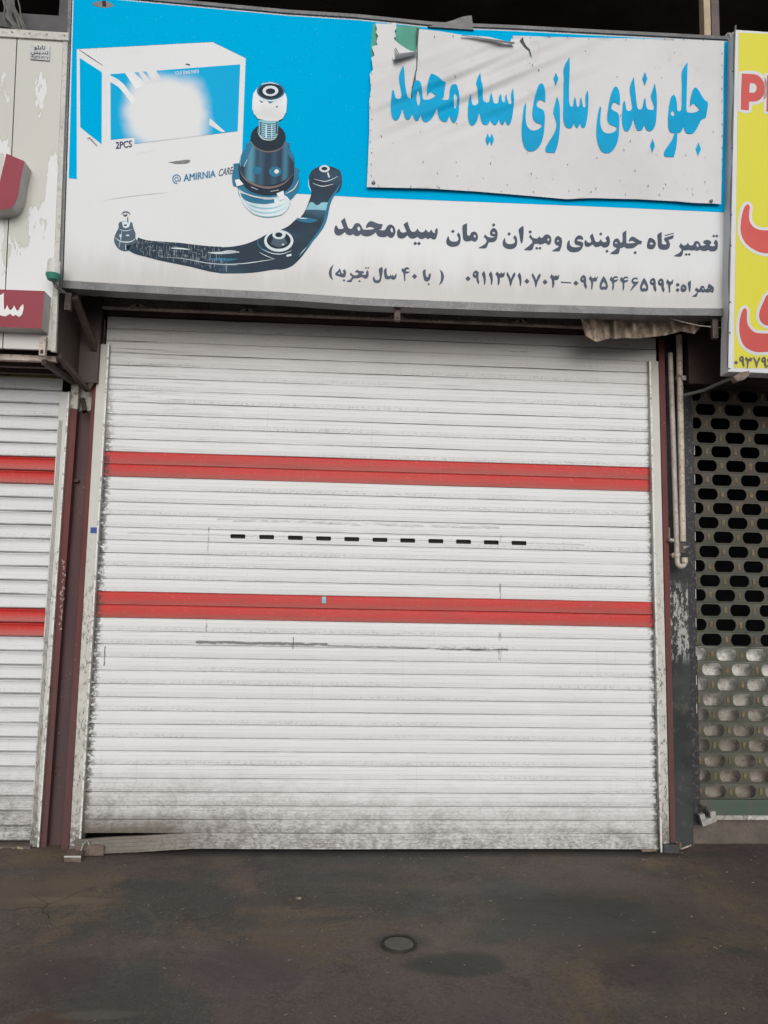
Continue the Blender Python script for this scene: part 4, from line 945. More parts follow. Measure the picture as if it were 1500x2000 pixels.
# --- control arm picture
zA, zB_ = (430, 310, 6), (215, 400, 6.25)
def A(p): return px(p, zA)
def B(p): return px(p, zB_)
PIC = {}
def pic(lift, mat, nm, *shapes, smooth=True):
    pr = Print(PLN, lift)
    for s_ in shapes: pr.add(s_ if isinstance(s_[0], list) else [s_], None, smooth)
    PIC.setdefault(nm, []).append((pr, mat))
arm = A([(1390, 130), (1290, 92), (1170, 90), (1075, 140), (1042, 210), (1040, 290), (1070, 390), (1040, 500), (1000, 600), (940, 690), (880, 720), (800, 790), (700, 838), (560, 880), (450, 940), (300, 1000), (150, 1030), (0, 1040)]) + \
    B([(1380, 515), (1200, 505), (1050, 490), (850, 465), (700, 455), (500, 440), (400, 420), (340, 400), (310, 470), (200, 500), (205, 540), (300, 600), (450, 640), (600, 680), (800, 720), (1000, 762), (1200, 812), (1380, 840)]) + \
    A([(0, 1345), (200, 1345), (400, 1335), (640, 1300), (720, 1300), (820, 1270), (900, 1210), (980, 1120), (1080, 980), (1150, 870), (1220, 790), (1260, 680), (1290, 540), (1340, 430), (1400, 380), (1430, 280), (1420, 180)])
pic(.0018, 'p_arm', 'arm_picture', arm)
pic(.0022, 'p_teal', 'arm_picture', stroke(A(sp([(925, 1150), (1050, 1000), (1195, 805), (1245, 660), (1275, 520), (1370, 365), (1400, 300)])), 6), A([(890, 705), (1000, 685), (1150, 722), (1060, 752), (930, 735)]),
    stroke(B(sp([(1190, 668), (1300, 665), (1440, 672), (1560, 660)])), 5), stroke(A(sp([(455, 930), (440, 990), (500, 1070), (600, 1110)])), 2.2), A(ell(640, 1000, 18, 22, 12)))
pic(.0026, 'p_light', 'arm_picture', A(ell(687, 965, 172, 128)), A(ell(1222, 120, 62, 42)), stroke(A(sp([(0, 1240), (250, 1232), (450, 1207), (640, 1178)])), 1.6), stroke(A(sp([(640, 1178), (540, 1140), (460, 1098)])), 1.3),
    stroke(A(sp([(500, 1062), (600, 1108), (720, 1118), (840, 1078)])), 1.8), stroke(A(sp([(1098, 238), (1240, 268), (1382, 208)])), 1.4), stroke(A(sp([(1085, 290), (1200, 325), (1330, 298)])), 1.4),
    stroke(A(sp([(1040, 240), (1040, 320), (1068, 390)])), 1.4), stroke(A(sp([(10, 1095), (120, 1090), (225, 1098)])), 5), stroke(A([(778, 1140), (835, 1128)]), 4, False), stroke(A([(1260, 165), (1278, 220)]), 3, False),
    stroke(A(sp([(900, 692), (960, 700), (1020, 705)])), 2.2), stroke(A(sp([(930, 1130), (1010, 1040)])), 1), stroke(B(sp([(1195, 585), (1320, 590), (1500, 580), (1560, 580)])), 5), stroke(B(sp([(740, 530), (850, 535), (980, 548)])), 3), stroke(B(sp([(620, 640), (900, 660), (1200, 715), (1500, 735), (1560, 735)])), 1.3), smooth=False)
pic(.0030, 'p_deep', 'arm_picture', A(ell(687, 960, 140, 98)), A(ell(1222, 118, 36, 20)))
pic(.0034, 'p_grey', 'arm_picture', A([(640, 900), (735, 900), (790, 1000), (690, 1040), (590, 1000)]))
pic(.0038, 'p_light', 'arm_picture', A(ell(690, 895, 78, 52)), A(ell(738, 1008, 14, 10, 10)), smooth=False)
pic(.0042, 'p_deep', 'arm_picture', A(ell(688, 895, 42, 28)))
pic(.0026, 'p_cyan', 'arm_picture', A([(1005, 600), (1030, 560), (1055, 515), (1090, 515), (1125, 548), (1160, 540), (1190, 515), (1262, 515), (1250, 560), (1240, 608), (1120, 600)]))
# end joint on the left
pic(.0018, 'p_grey', 'arm_picture', B([(105, 230), (150, 205), (270, 215), (285, 280), (310, 350), (312, 410), (345, 455), (330, 500), (280, 540), (190, 570), (110, 545), (60, 480), (50, 410), (80, 330), (105, 280)]))
pic(.0026, 'p_light', 'arm_picture', B([(145, 212), (250, 208), (235, 270), (190, 290), (160, 275)]), stroke(B(sp([(60, 400), (120, 445), (200, 458), (270, 445), (318, 405)])), 2.2), stroke(B(sp([(110, 300), (190, 320), (275, 300)])), 1.3), stroke(B([(145, 320), (135, 400), (110, 520)]), 1.3), B(ell(215, 375, 22, 10, 10)), B(ell(125, 380, 10, 20, 10)), stroke(B(sp([(190, 480), (195, 560)])), 1.2), smooth=False)
pic(.0030, 'ink', 'arm_picture', stroke(B([(218, 150), (216, 190), (222, 230)]), 2.2), stroke(B(sp([(138, 118), (165, 95), (200, 88), (238, 105), (240, 125)])), 2.2), stroke(B(sp([(160, 120), (185, 135), (215, 118)])), 3.4), B(ell(188, 252, 20, 12, 12)), smooth=False)
# weather scratches over the faded half of the arm
rd = random.Random(12); pr = Print(PLN, .0046)
for i in range(190):
    x = 330+1100*rd.random()**.95; top = 415+(x-340)*.085; bot = 590+(x-300)*.205
    y = rd.uniform(top, bot-10); L_ = rd.uniform(15, 110)*(1 if rd.random() < .7 else .4)
    if rd.random() < .22: pa = [(x, y), (x+L_*.4, y+rd.uniform(-3, 12)), (min(1430, x+L_), y+rd.uniform(0, 18))]
    else: pa = [(x, y), (x+rd.uniform(-5, 5), y+L_*.5), (x+rd.uniform(-8, 8), min(bot, y+L_))]
    pr.add([stroke(B(pa), rd.uniform(.35, .85))], None, False)
stuff(pr.build('weather_scratches', 'p_scratch', ms))
# --- ball joint picture
zJ = (440, 150, 6.25)
def J(p): return px(p, zJ)
pic(.0050, 'p_teal', 'joint_picture', J([(165, 1060), (108, 1110), (83, 1220), (98, 1330), (150, 1350), (190, 1480), (400, 1540), (640, 1540), (760, 1530), (850, 1450), (900, 1370), (908, 1270), (892, 1190), (850, 1110)]))
pic(.0054, 'p_light', 'joint_picture', J([(158, 1385), (185, 1470), (225, 1560), (300, 1645), (390, 1695), (540, 1716), (680, 1690), (760, 1620), (800, 1525), (720, 1450), (560, 1490), (400, 1480), (260, 1440)]))
pic(.0058, 'p_cyan', 'joint_picture', stroke(J(sp([(215, 1500), (300, 1570), (440, 1610), (600, 1605), (740, 1550)])), 3.2), stroke(J(sp([(250, 1560), (340, 1635), (480, 1668), (620, 1655), (740, 1600)])), 2.6), stroke(J(sp([(330, 1675), (450, 1708), (560, 1712), (680, 1688)])), 1.6), smooth=False)
pic(.0060, 'p_teal', 'joint_picture', J([(180, 1420), (300, 1460), (480, 1505), (600, 1500), (600, 1545), (480, 1560), (330, 1545), (225, 1500)]))
pic(.0062, 'p_deep', 'joint_picture', J([(310, 760), (300, 800), (250, 880), (195, 960), (168, 1080), (168, 1180), (200, 1300), (300, 1400), (450, 1450), (600, 1450), (740, 1400), (826, 1290), (843, 1100), (835, 980), (785, 880), (738, 800), (735, 740)]))
pic(.0066, 'p_gloss', 'joint_picture', J([(300, 800), (250, 880), (195, 960), (172, 1080), (190, 1180), (300, 1280), (450, 1330), (600, 1320), (740, 1260), (835, 1150), (840, 1000), (785, 880), (738, 800)]), J([(415, 535), (650, 535), (650, 700), (600, 780), (450, 780), (415, 680)]))
pic(.0070, 'p_teal', 'joint_picture', J([(300, 800), (245, 885), (195, 960), (178, 1050), (230, 1110), (285, 960), (330, 850)]), J([(760, 860), (820, 950), (838, 1060), (790, 980), (745, 900)]), J(ell(390, 1150, 55, 45, 16)), J(ell(610, 1165, 75, 62, 16)))
pic(.0072, 'p_deep', 'joint_picture', J(ell(525, 745, 213, 168)))
pic(.0076, 'p_brown', 'joint_picture', stroke(J(sp([(178, 1150), (230, 1240), (330, 1312), (480, 1358), (620, 1348), (740, 1292), (826, 1190)])), 4.4), stroke(J(sp([(318, 800), (370, 870), (480, 920), (600, 916), (700, 870), (735, 800)])), 2.6), smooth=False)
pic(.0080, 'p_cyan', 'joint_picture', J([(412, 535), (650, 545), (640, 690), (600, 775), (500, 785), (440, 760), (412, 690)]), stroke(J(sp([(200, 960), (180, 1040), (190, 1110)])), 1.6), smooth=True)
pic(.0084, 'p_navy', 'joint_picture', *[stroke(J(sp([(415, 560+i*26), (500, 585+i*26), (590, 585+i*26), (648, 562+i*26)])), 1.7) for i in range(8)], stroke(J([(435, 560), (435, 720)]), 3.4), stroke(J([(632, 560), (625, 700)]), 4.2), smooth=False)
pic(.0088, 'p_white', 'joint_picture', J(ell(628, 1165, 28, 28, 12)), stroke(J(sp([(158, 1375), (250, 1435), (400, 1480), (560, 1490), (690, 1465)])), 2.6), stroke(J(sp([(735, 1440), (840, 1375), (900, 1270)])), 2.0), stroke(J([(320, 1355), (400, 1388)]), 1.3), stroke(J([(555, 1410), (655, 1390)]), 1.3),
    J([(628, 1432), (712, 1398), (722, 1500), (662, 1520)]), J([(120, 1268), (172, 1258), (225, 1322), (140, 1348)]), stroke(J([(500, 590), (500, 760)]), 4), stroke(J([(570, 590), (568, 765)]), 2), stroke(J(sp([(400, 640), (405, 700), (450, 760), (520, 780), (600, 770), (650, 700)])), 1.4), stroke(J([(270, 1020), (230, 1110)]), 1.6),
    J([(345, 215), (333, 300), (330, 400), (350, 460), (400, 522), (520, 550), (640, 550), (700, 522), (745, 440), (755, 285), (740, 230), (700, 140), (620, 90), (540, 76), (460, 90), (390, 150)]), smooth=False)
pic(.0092, 'p_teal', 'joint_picture', J(ell(557, 185, 172, 108)), J([(500, 290), (560, 285), (600, 310), (545, 340)]), J([(410, 290), (470, 320), (440, 330)]), J([(618, 370), (645, 365), (632, 400)]), smooth=False)
pic(.0096, 'p_deep', 'joint_picture', J(ell(557, 190, 150, 92)))
pic(.0100, 'p_light', 'joint_picture', J(ell(553, 185, 96, 64)), stroke(J(sp([(395, 230), (470, 290), (560, 305), (650, 295), (720, 230)])), 2.8), stroke(J(sp([(440, 110), (550, 86), (660, 110)])), 2.2), smooth=False)
pic(.0104, 'p_deep', 'joint_picture', J(ell(553, 190, 58, 36)))
for nm, ls in PIC.items():
    V, F, I, mats = [], [], [], []
    for pr, mat in ls:
        if mat not in mats: mats.append(mat)
        b0 = len(V); V += pr.v; F += [[b0+i for i in f] for f in pr.f]; I += [mats.index(mat)]*len(pr.f)
    me = mesh(nm, V, F, ms['_w'])
    for q in mats: me.materials.append(M_[q])
    me.polygons.foreach_set('material_index', I); stuff(link(nm, me, None, ms, ms['_w']))
# rust-rimmed tear near the top left
pr = Print(PLN, .0022); pr.add([[(178, 8), (192, 3), (212, 4), (224, 12), (205, 16), (188, 13)]]); pr.build('tear', 'frame', ms)
pr = Print(PLN, .0030); pr.add([[(200, 2), (207, 2), (208, 14), (200, 13)]], None, False); pr.build('tear', 'hole', ms)

# --- black lettering, line 1 and 2
pr = Print(PLN, .0016)
z = (645, 415, 6.818)
pr.add([[(195, 72), (142, 112), (165, 175), (180, 210), (140, 222), (105, 212), (90, 180), (70, 175), (58, 205), (52, 250), (70, 290), (110, 308), (155, 295), (190, 262), (225, 295), (270, 305), (305, 290), (330, 310), (370, 315), (410, 290), (440, 312), (500, 320), (560, 300), (605, 265), (635, 315), (690, 330), (740, 325), (760, 310), (790, 335), (830, 335), (862, 290), (868, 240), (850, 190), (810, 162), (770, 172), (745, 205), (725, 235), (680, 238), (645, 225), (680, 222), (700, 157), (640, 150), (590, 130), (545, 115), (505, 135), (475, 180), (480, 212), (520, 195), (565, 200), (590, 215), (550, 228), (480, 230), (435, 222), (415, 180), (380, 145), (335, 148), (310, 180), (290, 215), (255, 215), (235, 195), (215, 140)],
        [(375, 185), (360, 210), (375, 245), (400, 240), (395, 200)], [(815, 200), (800, 230), (815, 265), (835, 265), (832, 220)]], z)
pr.add([[(1028, 122), (975, 160), (1000, 220), (1015, 255), (975, 270), (940, 258), (922, 225), (905, 218), (892, 250), (888, 290), (905, 335), (950, 350), (995, 335), (1025, 305), (1060, 340), (1110, 350), (1162, 325), (1195, 352), (1240, 352), (1268, 335), (1300, 358), (1335, 340), (1370, 362), (1405, 350), (1425, 300), (1432, 240), (1422, 205), (1395, 240), (1398, 270), (1375, 275), (1360, 250), (1342, 228), (1325, 255), (1305, 265), (1290, 245), (1268, 225), (1250, 255), (1215, 265), (1185, 250), (1160, 212), (1140, 245), (1100, 260), (1070, 240), (1050, 190)]], z)
def dia(cx_, cy_, r): return [(cx_, cy_-r), (cx_-r, cy_), (cx_, cy_+r), (cx_+r, cy_)]
for d in ((1131, 413, 26), (1182, 414, 26)): pr.add([dia(*d)], z, False)
z = (865, 425, 6.25)
for g in ([[(190, 180), (172, 215), (190, 250), (180, 285), (140, 295), (95, 285), (75, 250), (68, 222), (48, 255), (40, 300), (60, 340), (120, 358), (180, 345), (210, 310), (218, 260), (210, 210)]],
          [[(295, 68), (240, 100), (240, 180), (245, 250), (265, 285), (310, 292), (345, 280), (380, 295), (410, 285), (428, 245), (420, 200), (390, 172), (350, 180), (330, 215), (310, 225), (295, 200), (295, 140)], [(390, 205), (375, 225), (390, 248), (405, 235)]],
          [[(515, 205), (497, 235), (530, 270), (525, 310), (480, 345), (435, 368), (445, 375), (520, 375), (545, 340), (560, 302), (620, 298), (655, 270), (668, 210), (662, 165), (635, 132), (600, 135), (575, 175), (580, 215), (605, 228), (640, 235), (600, 245), (550, 235)], [(625, 172), (602, 184), (615, 200), (640, 195)]],
          [[(880, 215), (858, 240), (880, 285), (865, 315), (810, 325), (770, 305), (762, 265), (755, 248), (735, 280), (728, 320), (745, 360), (800, 385), (860, 380), (898, 345), (908, 290), (900, 245)]],
          [[(978, 100), (925, 145), (935, 220), (948, 300), (960, 320), (975, 290), (985, 200), (985, 130)]],
          [[(1070, 205), (1048, 235), (1085, 275), (1090, 305), (1050, 345), (992, 390), (1000, 398), (1080, 400), (1105, 360), (1115, 325), (1160, 320), (1185, 330), (1225, 322), (1250, 310), (1285, 335), (1310, 325), (1325, 280), (1315, 235), (1285, 207), (1245, 212), (1215, 245), (1195, 250), (1175, 225), (1160, 250), (1120, 255), (1090, 240)], [(1285, 250), (1272, 270), (1288, 290), (1300, 270)]],
          [[(1405, 222), (1370, 250), (1362, 300), (1380, 335), (1415, 345), (1400, 365), (1332, 405), (1340, 413), (1425, 413), (1445, 360), (1455, 300), (1445, 250)], [(1405, 270), (1390, 285), (1400, 298), (1420, 290)]]): pr.add(g, z)
for d in ((122, 169, 23), (619, 90, 23), (808, 200, 23), (1065, 176, 22), (1145, 374, 20), (1184, 374, 20)): pr.add([dia(*d)], z, False)
z = (1095, 435, 8.8235)
for g in ([[(145, 300), (120, 330), (105, 390), (110, 450), (150, 495), (220, 512), (300, 500), (360, 455), (388, 390), (385, 345), (340, 325), (285, 315), (290, 295), (330, 285), (385, 300), (380, 250), (340, 220), (290, 228), (250, 270), (235, 330), (255, 375), (310, 395), (350, 405), (310, 420), (240, 425), (180, 405), (155, 360), (158, 320)]],
          [[(550, 187), (505, 232), (525, 300), (520, 340), (480, 345), (450, 325), (430, 292), (412, 320), (410, 370), (430, 410), (480, 418), (520, 395), (555, 375), (590, 415), (640, 420), (690, 400), (730, 425), (790, 425), (835, 390), (848, 330), (840, 260), (815, 222), (770, 268), (790, 310), (780, 335), (730, 335), (705, 310), (690, 280), (670, 315), (630, 335), (595, 315), (575, 260)]],
          [[(1132, 135), (1068, 178), (1068, 260), (1065, 330), (1030, 345), (1015, 310), (985, 275), (940, 278), (910, 315), (898, 370), (910, 410), (950, 430), (965, 445), (920, 480), (855, 530), (870, 542), (985, 542), (1010, 500), (1025, 440), (1060, 435), (1095, 415), (1140, 445), (1240, 440), (1300, 405), (1340, 375), (1385, 375), (1402, 320), (1360, 305), (1300, 270), (1240, 240), (1195, 265), (1170, 315), (1185, 330), (1220, 310), (1260, 325), (1285, 345), (1220, 355), (1150, 355), (1132, 330)], [(955, 330), (932, 345), (945, 362), (985, 355)]]): pr.add(g, z)
for d in ((690, 195, 29), (797, 492, 30), (1283, 518, 31)): pr.add([dia(*d)], z, False)
z = (1255, 445, 9.375)
for g in ([[(135, 185), (105, 210), (78, 330), (100, 380), (160, 395), (215, 370), (243, 300), (225, 235), (180, 195)], [(150, 265), (130, 295), (160, 310), (198, 300), (180, 275)]],
          [[(350, 75), (272, 125), (275, 220), (280, 330), (310, 385), (370, 402), (440, 400), (490, 360), (500, 290), (470, 220), (555, 195), (568, 135), (480, 160), (400, 185), (395, 225), (430, 270), (435, 300), (390, 305), (352, 290), (350, 200)]],
          [[(570, 92), (405, 135), (400, 157), (568, 110)]],
          [[(700, 275), (663, 345), (710, 395), (700, 430), (650, 470), (575, 510), (580, 522), (695, 528), (735, 480), (745, 412), (800, 415), (840, 405), (900, 418), (945, 408), (990, 425), (1050, 405), (1100, 425), (1160, 425), (1200, 405), (1240, 430), (1320, 430), (1365, 390), (1378, 320), (1370, 250), (1340, 215), (1295, 275), (1325, 310), (1310, 335), (1250, 335), (1225, 315), (1255, 280), (1240, 240), (1180, 222), (1120, 240), (1110, 280), (1160, 310), (1110, 328), (1065, 325), (1045, 275), (1000, 242), (950, 255), (925, 310), (880, 325), (850, 310), (828, 270), (800, 310), (760, 325), (725, 310)], [(1000, 285), (982, 315), (1000, 350), (1025, 350), (1020, 305)]]): pr.add(g, z)
for d in ((1302, 153, 29), (1356, 152, 29), (798, 488, 28), (852, 488, 28)): pr.add([dia(*d)], z, False)
z = (635, 510, 6.25)
for g in ([[(105, 38), (65, 80), (45, 140), (60, 200), (100, 238), (85, 190), (80, 130), (90, 80)]],
          [[(180, 85), (160, 115), (125, 150), (125, 170), (160, 185), (215, 200), (245, 190), (257, 140), (240, 98), (215, 115), (225, 145), (215, 155), (200, 140)], [(175, 132), (158, 156), (182, 162)]],
          [[(315, 138), (300, 165), (325, 190), (310, 220), (265, 245), (265, 255), (320, 255), (345, 215), (400, 210), (450, 195), (475, 212), (510, 212), (530, 180), (530, 135), (518, 110), (500, 135), (500, 165), (470, 170), (440, 155), (475, 150), (470, 125), (420, 120), (390, 105), (365, 130), (375, 140), (400, 140), (410, 160), (370, 175), (335, 165)]],
          [[(690, 72), (655, 100), (662, 160), (665, 210), (650, 232), (620, 232), (605, 210), (600, 182), (585, 205), (588, 245), (615, 268), (650, 268), (680, 245), (692, 190), (705, 100)]],
          [[(750, 80), (718, 110), (720, 170), (730, 215), (770, 225), (800, 215), (830, 230), (860, 215), (873, 175), (868, 150), (850, 175), (840, 190), (825, 165), (812, 185), (800, 165), (785, 185), (765, 180), (752, 150)]],
          [[(945, 85), (930, 112), (955, 150), (960, 200), (966, 247), (978, 245), (980, 190), (978, 155), (1015, 148), (1036, 128), (1000, 128), (982, 113), (1000, 102), (1032, 100), (1008, 76), (975, 82), (962, 102)]],
          [[(1228, 98), (1192, 122), (1198, 190), (1215, 240), (1250, 248), (1278, 225), (1290, 180), (1285, 145), (1262, 165), (1262, 195), (1240, 195), (1228, 160)]],
          [[(1395, 102), (1430, 130), (1452, 190), (1430, 260), (1388, 300), (1410, 240), (1415, 180), (1408, 130)]]): pr.add(g, z)
for d in ((230, 235, 17), (420, 246, 15), (498, 85, 13), (526, 85, 13), (1265, 283, 15), (1092, 188, 33)): pr.add([dia(*d)], z, False)
D1 = {0: [[(105, 180), (67, 220), (105, 260), (144, 222)]],
      9: [[(225, 98), (185, 125), (172, 175), (195, 205), (225, 212), (235, 260), (262, 308), (270, 265), (262, 235), (258, 180), (262, 130)], [(210, 140), (198, 155), (215, 167), (228, 150)]],
      1: [[(340, 108), (308, 152), (330, 215), (340, 310), (352, 310), (365, 240), (360, 160)]],
      3: [[(530, 115), (505, 158), (535, 205), (540, 315), (555, 318), (570, 270), (572, 205), (620, 200), (640, 165), (645, 122), (620, 140), (605, 148), (592, 122), (575, 145), (560, 145)]],
      7: [[(685, 122), (668, 160), (700, 230), (722, 330), (735, 325), (760, 240), (798, 170), (792, 125), (760, 160), (733, 225), (715, 180)]]}
z = (900, 515, 7.5)
def dig(dd, k, dx, dy, z, pr=pr, s_=1.0):
    g = [[(p[0]*s_+dx, p[1]*s_+dy) for p in lp_] for lp_ in dd[k]]; pr.add(g, z, k != 0)
for k, dx, dy in ((0, 0, 0), (9, 0, 0), (1, 0, 0), (1, 103, 4), (3, 0, 0), (7, 0, 0), (1, 524, 22), (0, 862, 38), (7, 370, 16), (0, 1128, 50), (3, 798, 38)): dig(D1, k, dx, dy, z)
D2 = {0: [[(225, 150), (192, 183), (228, 218), (260, 183)]],
      9: [[(320, 80), (290, 105), (282, 145), (300, 170), (325, 178), (330, 220), (355, 262), (368, 225), (358, 190), (358, 130), (345, 92)], [(315, 118), (304, 130), (318, 140), (330, 126)]],
      3: [[(412, 88), (390, 128), (418, 170), (420, 255), (432, 265), (442, 225), (448, 165), (490, 160), (510, 95), (480, 118), (470, 95), (455, 118), (435, 118)]],
      5: [[(578, 92), (545, 150), (527, 220), (540, 262), (570, 270), (585, 262), (605, 272), (630, 245), (632, 200), (605, 130)], [(578, 165), (555, 210), (560, 235), (580, 220), (600, 235), (605, 205)]],
      4: [[(675, 98), (657, 140), (688, 180), (690, 265), (700, 275), (712, 235), (715, 180), (750, 160), (768, 132), (725, 142), (705, 128), (730, 118), (762, 118), (755, 98), (720, 95), (695, 118)]],
      6: [[(985, 110), (945, 125), (932, 165), (950, 190), (965, 200), (935, 240), (918, 285), (935, 275), (970, 235), (1015, 190), (1025, 160), (975, 165), (955, 150), (975, 132), (1015, 140), (1010, 118)]],
      2: [[(1395, 130), (1377, 175), (1400, 210), (1410, 290), (1418, 305), (1428, 290), (1430, 215), (1460, 190), (1468, 130), (1440, 160), (1415, 160)]]}
z = (1090, 525, 6.5217)
for k, dx, dy in ((0, 0, 0), (9, 0, 0), (3, 0, 0), (5, 0, 0), (4, 0, 0), (4, 131, 5), (6, 0, 0), (5, 515, 22), (9, 885, 36), (9, 988, 42), (2, 0, 0)): dig(D2, k, dx, dy, z)
pr.add([[(35, 165), (165, 172), (165, 187), (35, 180)]], z, False)
z = (1310, 530, 16.667)
pr.add([ell(225, 442, 58, 58, 14)], z, False); pr.add([ell(222, 610, 58, 58, 14)], z, False)
for g in ([[(390, 420), (345, 470), (315, 560), (330, 640), (380, 675), (450, 672), (500, 620), (518, 550), (490, 470), (440, 430)], [(400, 520), (370, 545), (400, 560), (455, 560), (430, 530)]],
          [[(648, 290), (552, 380), (570, 500), (590, 660), (605, 680), (625, 660), (648, 560), (655, 400)]],
          [[(830, 520), (790, 590), (800, 630), (855, 670), (840, 710), (760, 770), (680, 820), (700, 828), (830, 828), (870, 760), (885, 690), (930, 688), (975, 665), (1040, 695), (1100, 672), (1170, 695), (1230, 690), (1280, 665), (1330, 695), (1370, 690), (1400, 620), (1400, 560), (1370, 490), (1240, 405), (1210, 460), (1185, 560), (1150, 580), (1110, 580), (1090, 510), (1050, 475), (1000, 475), (965, 510), (940, 570), (900, 580), (860, 560)], [(1045, 535), (1030, 575), (1050, 610), (1070, 575)], [(1245, 540), (1225, 562), (1250, 578), (1270, 565)], [(1330, 590), (1310, 620), (1350, 625)]]): pr.add(g, z)
pr.build('letter', 'ink', ms, split=True)

# ---------------------------------------------------------------- nailed vinyl banner
BL = .024
def wr(x, z):
    """wrinkles of the vinyl: diagonal pulls in the upper left half, soft waves elsewhere (metres towards the street)"""
    c0 = SP(930, 190); v = (x-c0.x)*-.47+(z-c0.z)*.88      # along / across the pulls
    env = math.exp(-((x-c0.x+.02)/.52)**2-((z-c0.z-.08-.35*(x-c0.x))/.24)**2)
    s = .0095*env*(math.sin(v*48+1.6*math.sin((x-c0.x)*3.1))+.55*math.sin(v*83+2.2*x+1)+.12*math.sin(v*140+1.3*math.sin(5*x)))
    s += .0028*math.sin(3.1*x+2.3*z)+.0016*math.sin(7*x-5*z+1.2)+.0010*math.sin(19*x+7*z)*math.sin(13*z)
    zb_ = SP(1050, 395).z
    s += .003*math.exp(-((z-zb_)/.035)**2)*(.6+.6*math.sin(x*11)+.4*math.sin(x*27+1))
    return s
bn = empty('banner', tuple(SP(1060, 225)), 'wrinkled white vinyl banner with blue lettering nailed over the signboard, torn at top left', 'banner')
import math as _m
outline = [(818, 62), (860, 66), (905, 73), (950, 77), (995, 86), (1000, 75), (1050, 78), (1150, 80), (1250, 81), (1350, 83), (1411, 85), (1409.5, 150), (1408.5, 250), (1406, 330), (1404, 403), (1385, 402), (1352, 401), (1310, 397), (1240, 393), (1150, 391), (1105, 393), (1040, 387), (930, 378), (840, 373), (716, 370), (718, 330), (721, 260), (721, 200), (724, 180), (722, 150), (728, 141), (725, 118), (731, 114), (726, 96), (737, 93), (735, 86), (738, 76), (734, 68), (736, 62), (733, 51), (753, 52), (772, 49), (774, 60), (770, 66), (773, 76), (768, 80), (775, 88), (786, 96), (800, 104), (812, 106), (814, 80)]
pr = Print(PLN, BL, wr, .0125); pr.add([outline], None, False); o = pr.build('sheet', 'banner', bn)
for p in o.data.polygons: p.use_smooth = True
pr = Print(PLN, .004); pr.add([[(728, 48), (820, 53), (812, 148), (800, 160), (735, 160), (724, 100)]], None, False); pr.build('green_backing', 'green_patch', bn)
pr = Print(PLN, BL+.0035, wr, .0125)
z = (750, 100, 9.375)
pr.add([[(343, 310), (268, 510), (290, 700), (312, 870), (290, 920), (240, 932), (205, 915), (190, 850), (180, 790), (160, 750), (140, 790), (125, 930), (118, 1080), (130, 1210), (160, 1295), (205, 1325), (250, 1300), (290, 1230), (330, 1100), (360, 1220), (395, 1295), (440, 1302), (480, 1270), (510, 1200), (530, 1255), (570, 1305), (610, 1310), (640, 1270), (665, 1215), (690, 1280), (730, 1325), (780, 1328), (850, 1280), (910, 1200), (962, 1085), (985, 1200), (1020, 1300), (1070, 1340), (1130, 1345), (1160, 1300), (1185, 1225), (1210, 1300), (1250, 1355), (1280, 1358), (1320, 1300), (1355, 1170), (1370, 1000), (1365, 850), (1340, 700), (1310, 645), (1270, 632), (1225, 655), (1195, 760), (1180, 900), (1160, 950), (1110, 955), (1065, 945), (1030, 910), (1080, 905), (1125, 605), (1060, 595), (980, 530), (930, 475), (880, 452), (840, 475), (800, 600), (778, 760), (785, 855), (820, 795), (855, 775), (900, 810), (940, 850), (905, 885), (840, 925), (770, 935), (715, 930), (695, 800), (670, 660), (640, 590), (600, 578), (555, 595), (525, 660), (505, 780), (490, 910), (460, 895), (425, 880), (405, 820), (380, 640), (365, 430)],
        [(620, 765), (645, 820), (655, 950), (628, 1050), (605, 1010), (590, 900), (600, 800)], [(1290, 825), (1315, 880), (1325, 990), (1300, 1085), (1275, 1040), (1262, 930), (1270, 850)]], z)
z = (900, 100, 9.375)
pr.add([[(345, 425), (270, 620), (300, 830), (312, 960), (290, 1015), (240, 1035), (205, 1010), (190, 930), (170, 842), (148, 890), (125, 1030), (115, 1150), (120, 1280), (150, 1370), (200, 1405), (250, 1370), (290, 1290), (325, 1180), (355, 1290), (395, 1370), (440, 1390), (490, 1375), (530, 1298), (555, 1360), (595, 1395), (640, 1385), (685, 1300), (710, 1370), (745, 1402), (775, 1370), (797, 1315), (825, 1380), (860, 1405), (895, 1360), (925, 1250), (950, 1080), (955, 900), (940, 715), (900, 850), (905, 1000), (880, 1030), (855, 1015), (835, 940), (820, 830), (795, 880), (790, 960), (765, 1000), (740, 960), (728, 880), (708, 828), (685, 880), (670, 980), (640, 1010), (595, 1000), (575, 940), (560, 840), (547, 790), (525, 850), (510, 950), (480, 990), (440, 985), (405, 950), (390, 800), (370, 620)]], z)
pr.add([[(477, 1548), (515, 1640), (555, 1550), (592, 1660), (553, 1775), (515, 1690), (474, 1775), (435, 1665)]], z, False)
z = (1010, 100, 9.0909)
pr.add([[(128, 965), (100, 1060), (78, 1250), (62, 1450), (75, 1620), (115, 1740), (170, 1805), (250, 1815), (330, 1780), (400, 1690), (445, 1560), (465, 1400), (475, 1220), (455, 1110), (400, 1065), (350, 1045), (325, 1000), (350, 930), (395, 908), (440, 930), (480, 955), (485, 820), (460, 700), (430, 630), (400, 622), (360, 660), (315, 790), (275, 960), (252, 1130), (265, 1240), (310, 1300), (370, 1325), (418, 1350), (405, 1390), (350, 1430), (270, 1450), (200, 1420), (150, 1340), (135, 1220), (140, 1080), (150, 1000)]], z)
pr.add([[(685, 855), (650, 990), (622, 1120), (655, 1240), (678, 1340), (665, 1430), (620, 1530), (545, 1650), (490, 1750), (485, 1810), (520, 1840), (650, 1840), (690, 1740), (725, 1560), (740, 1350), (738, 1100), (720, 950)]], z)
pr.add([[(665, 435), (620, 545), (660, 672), (710, 548)]], z, False)
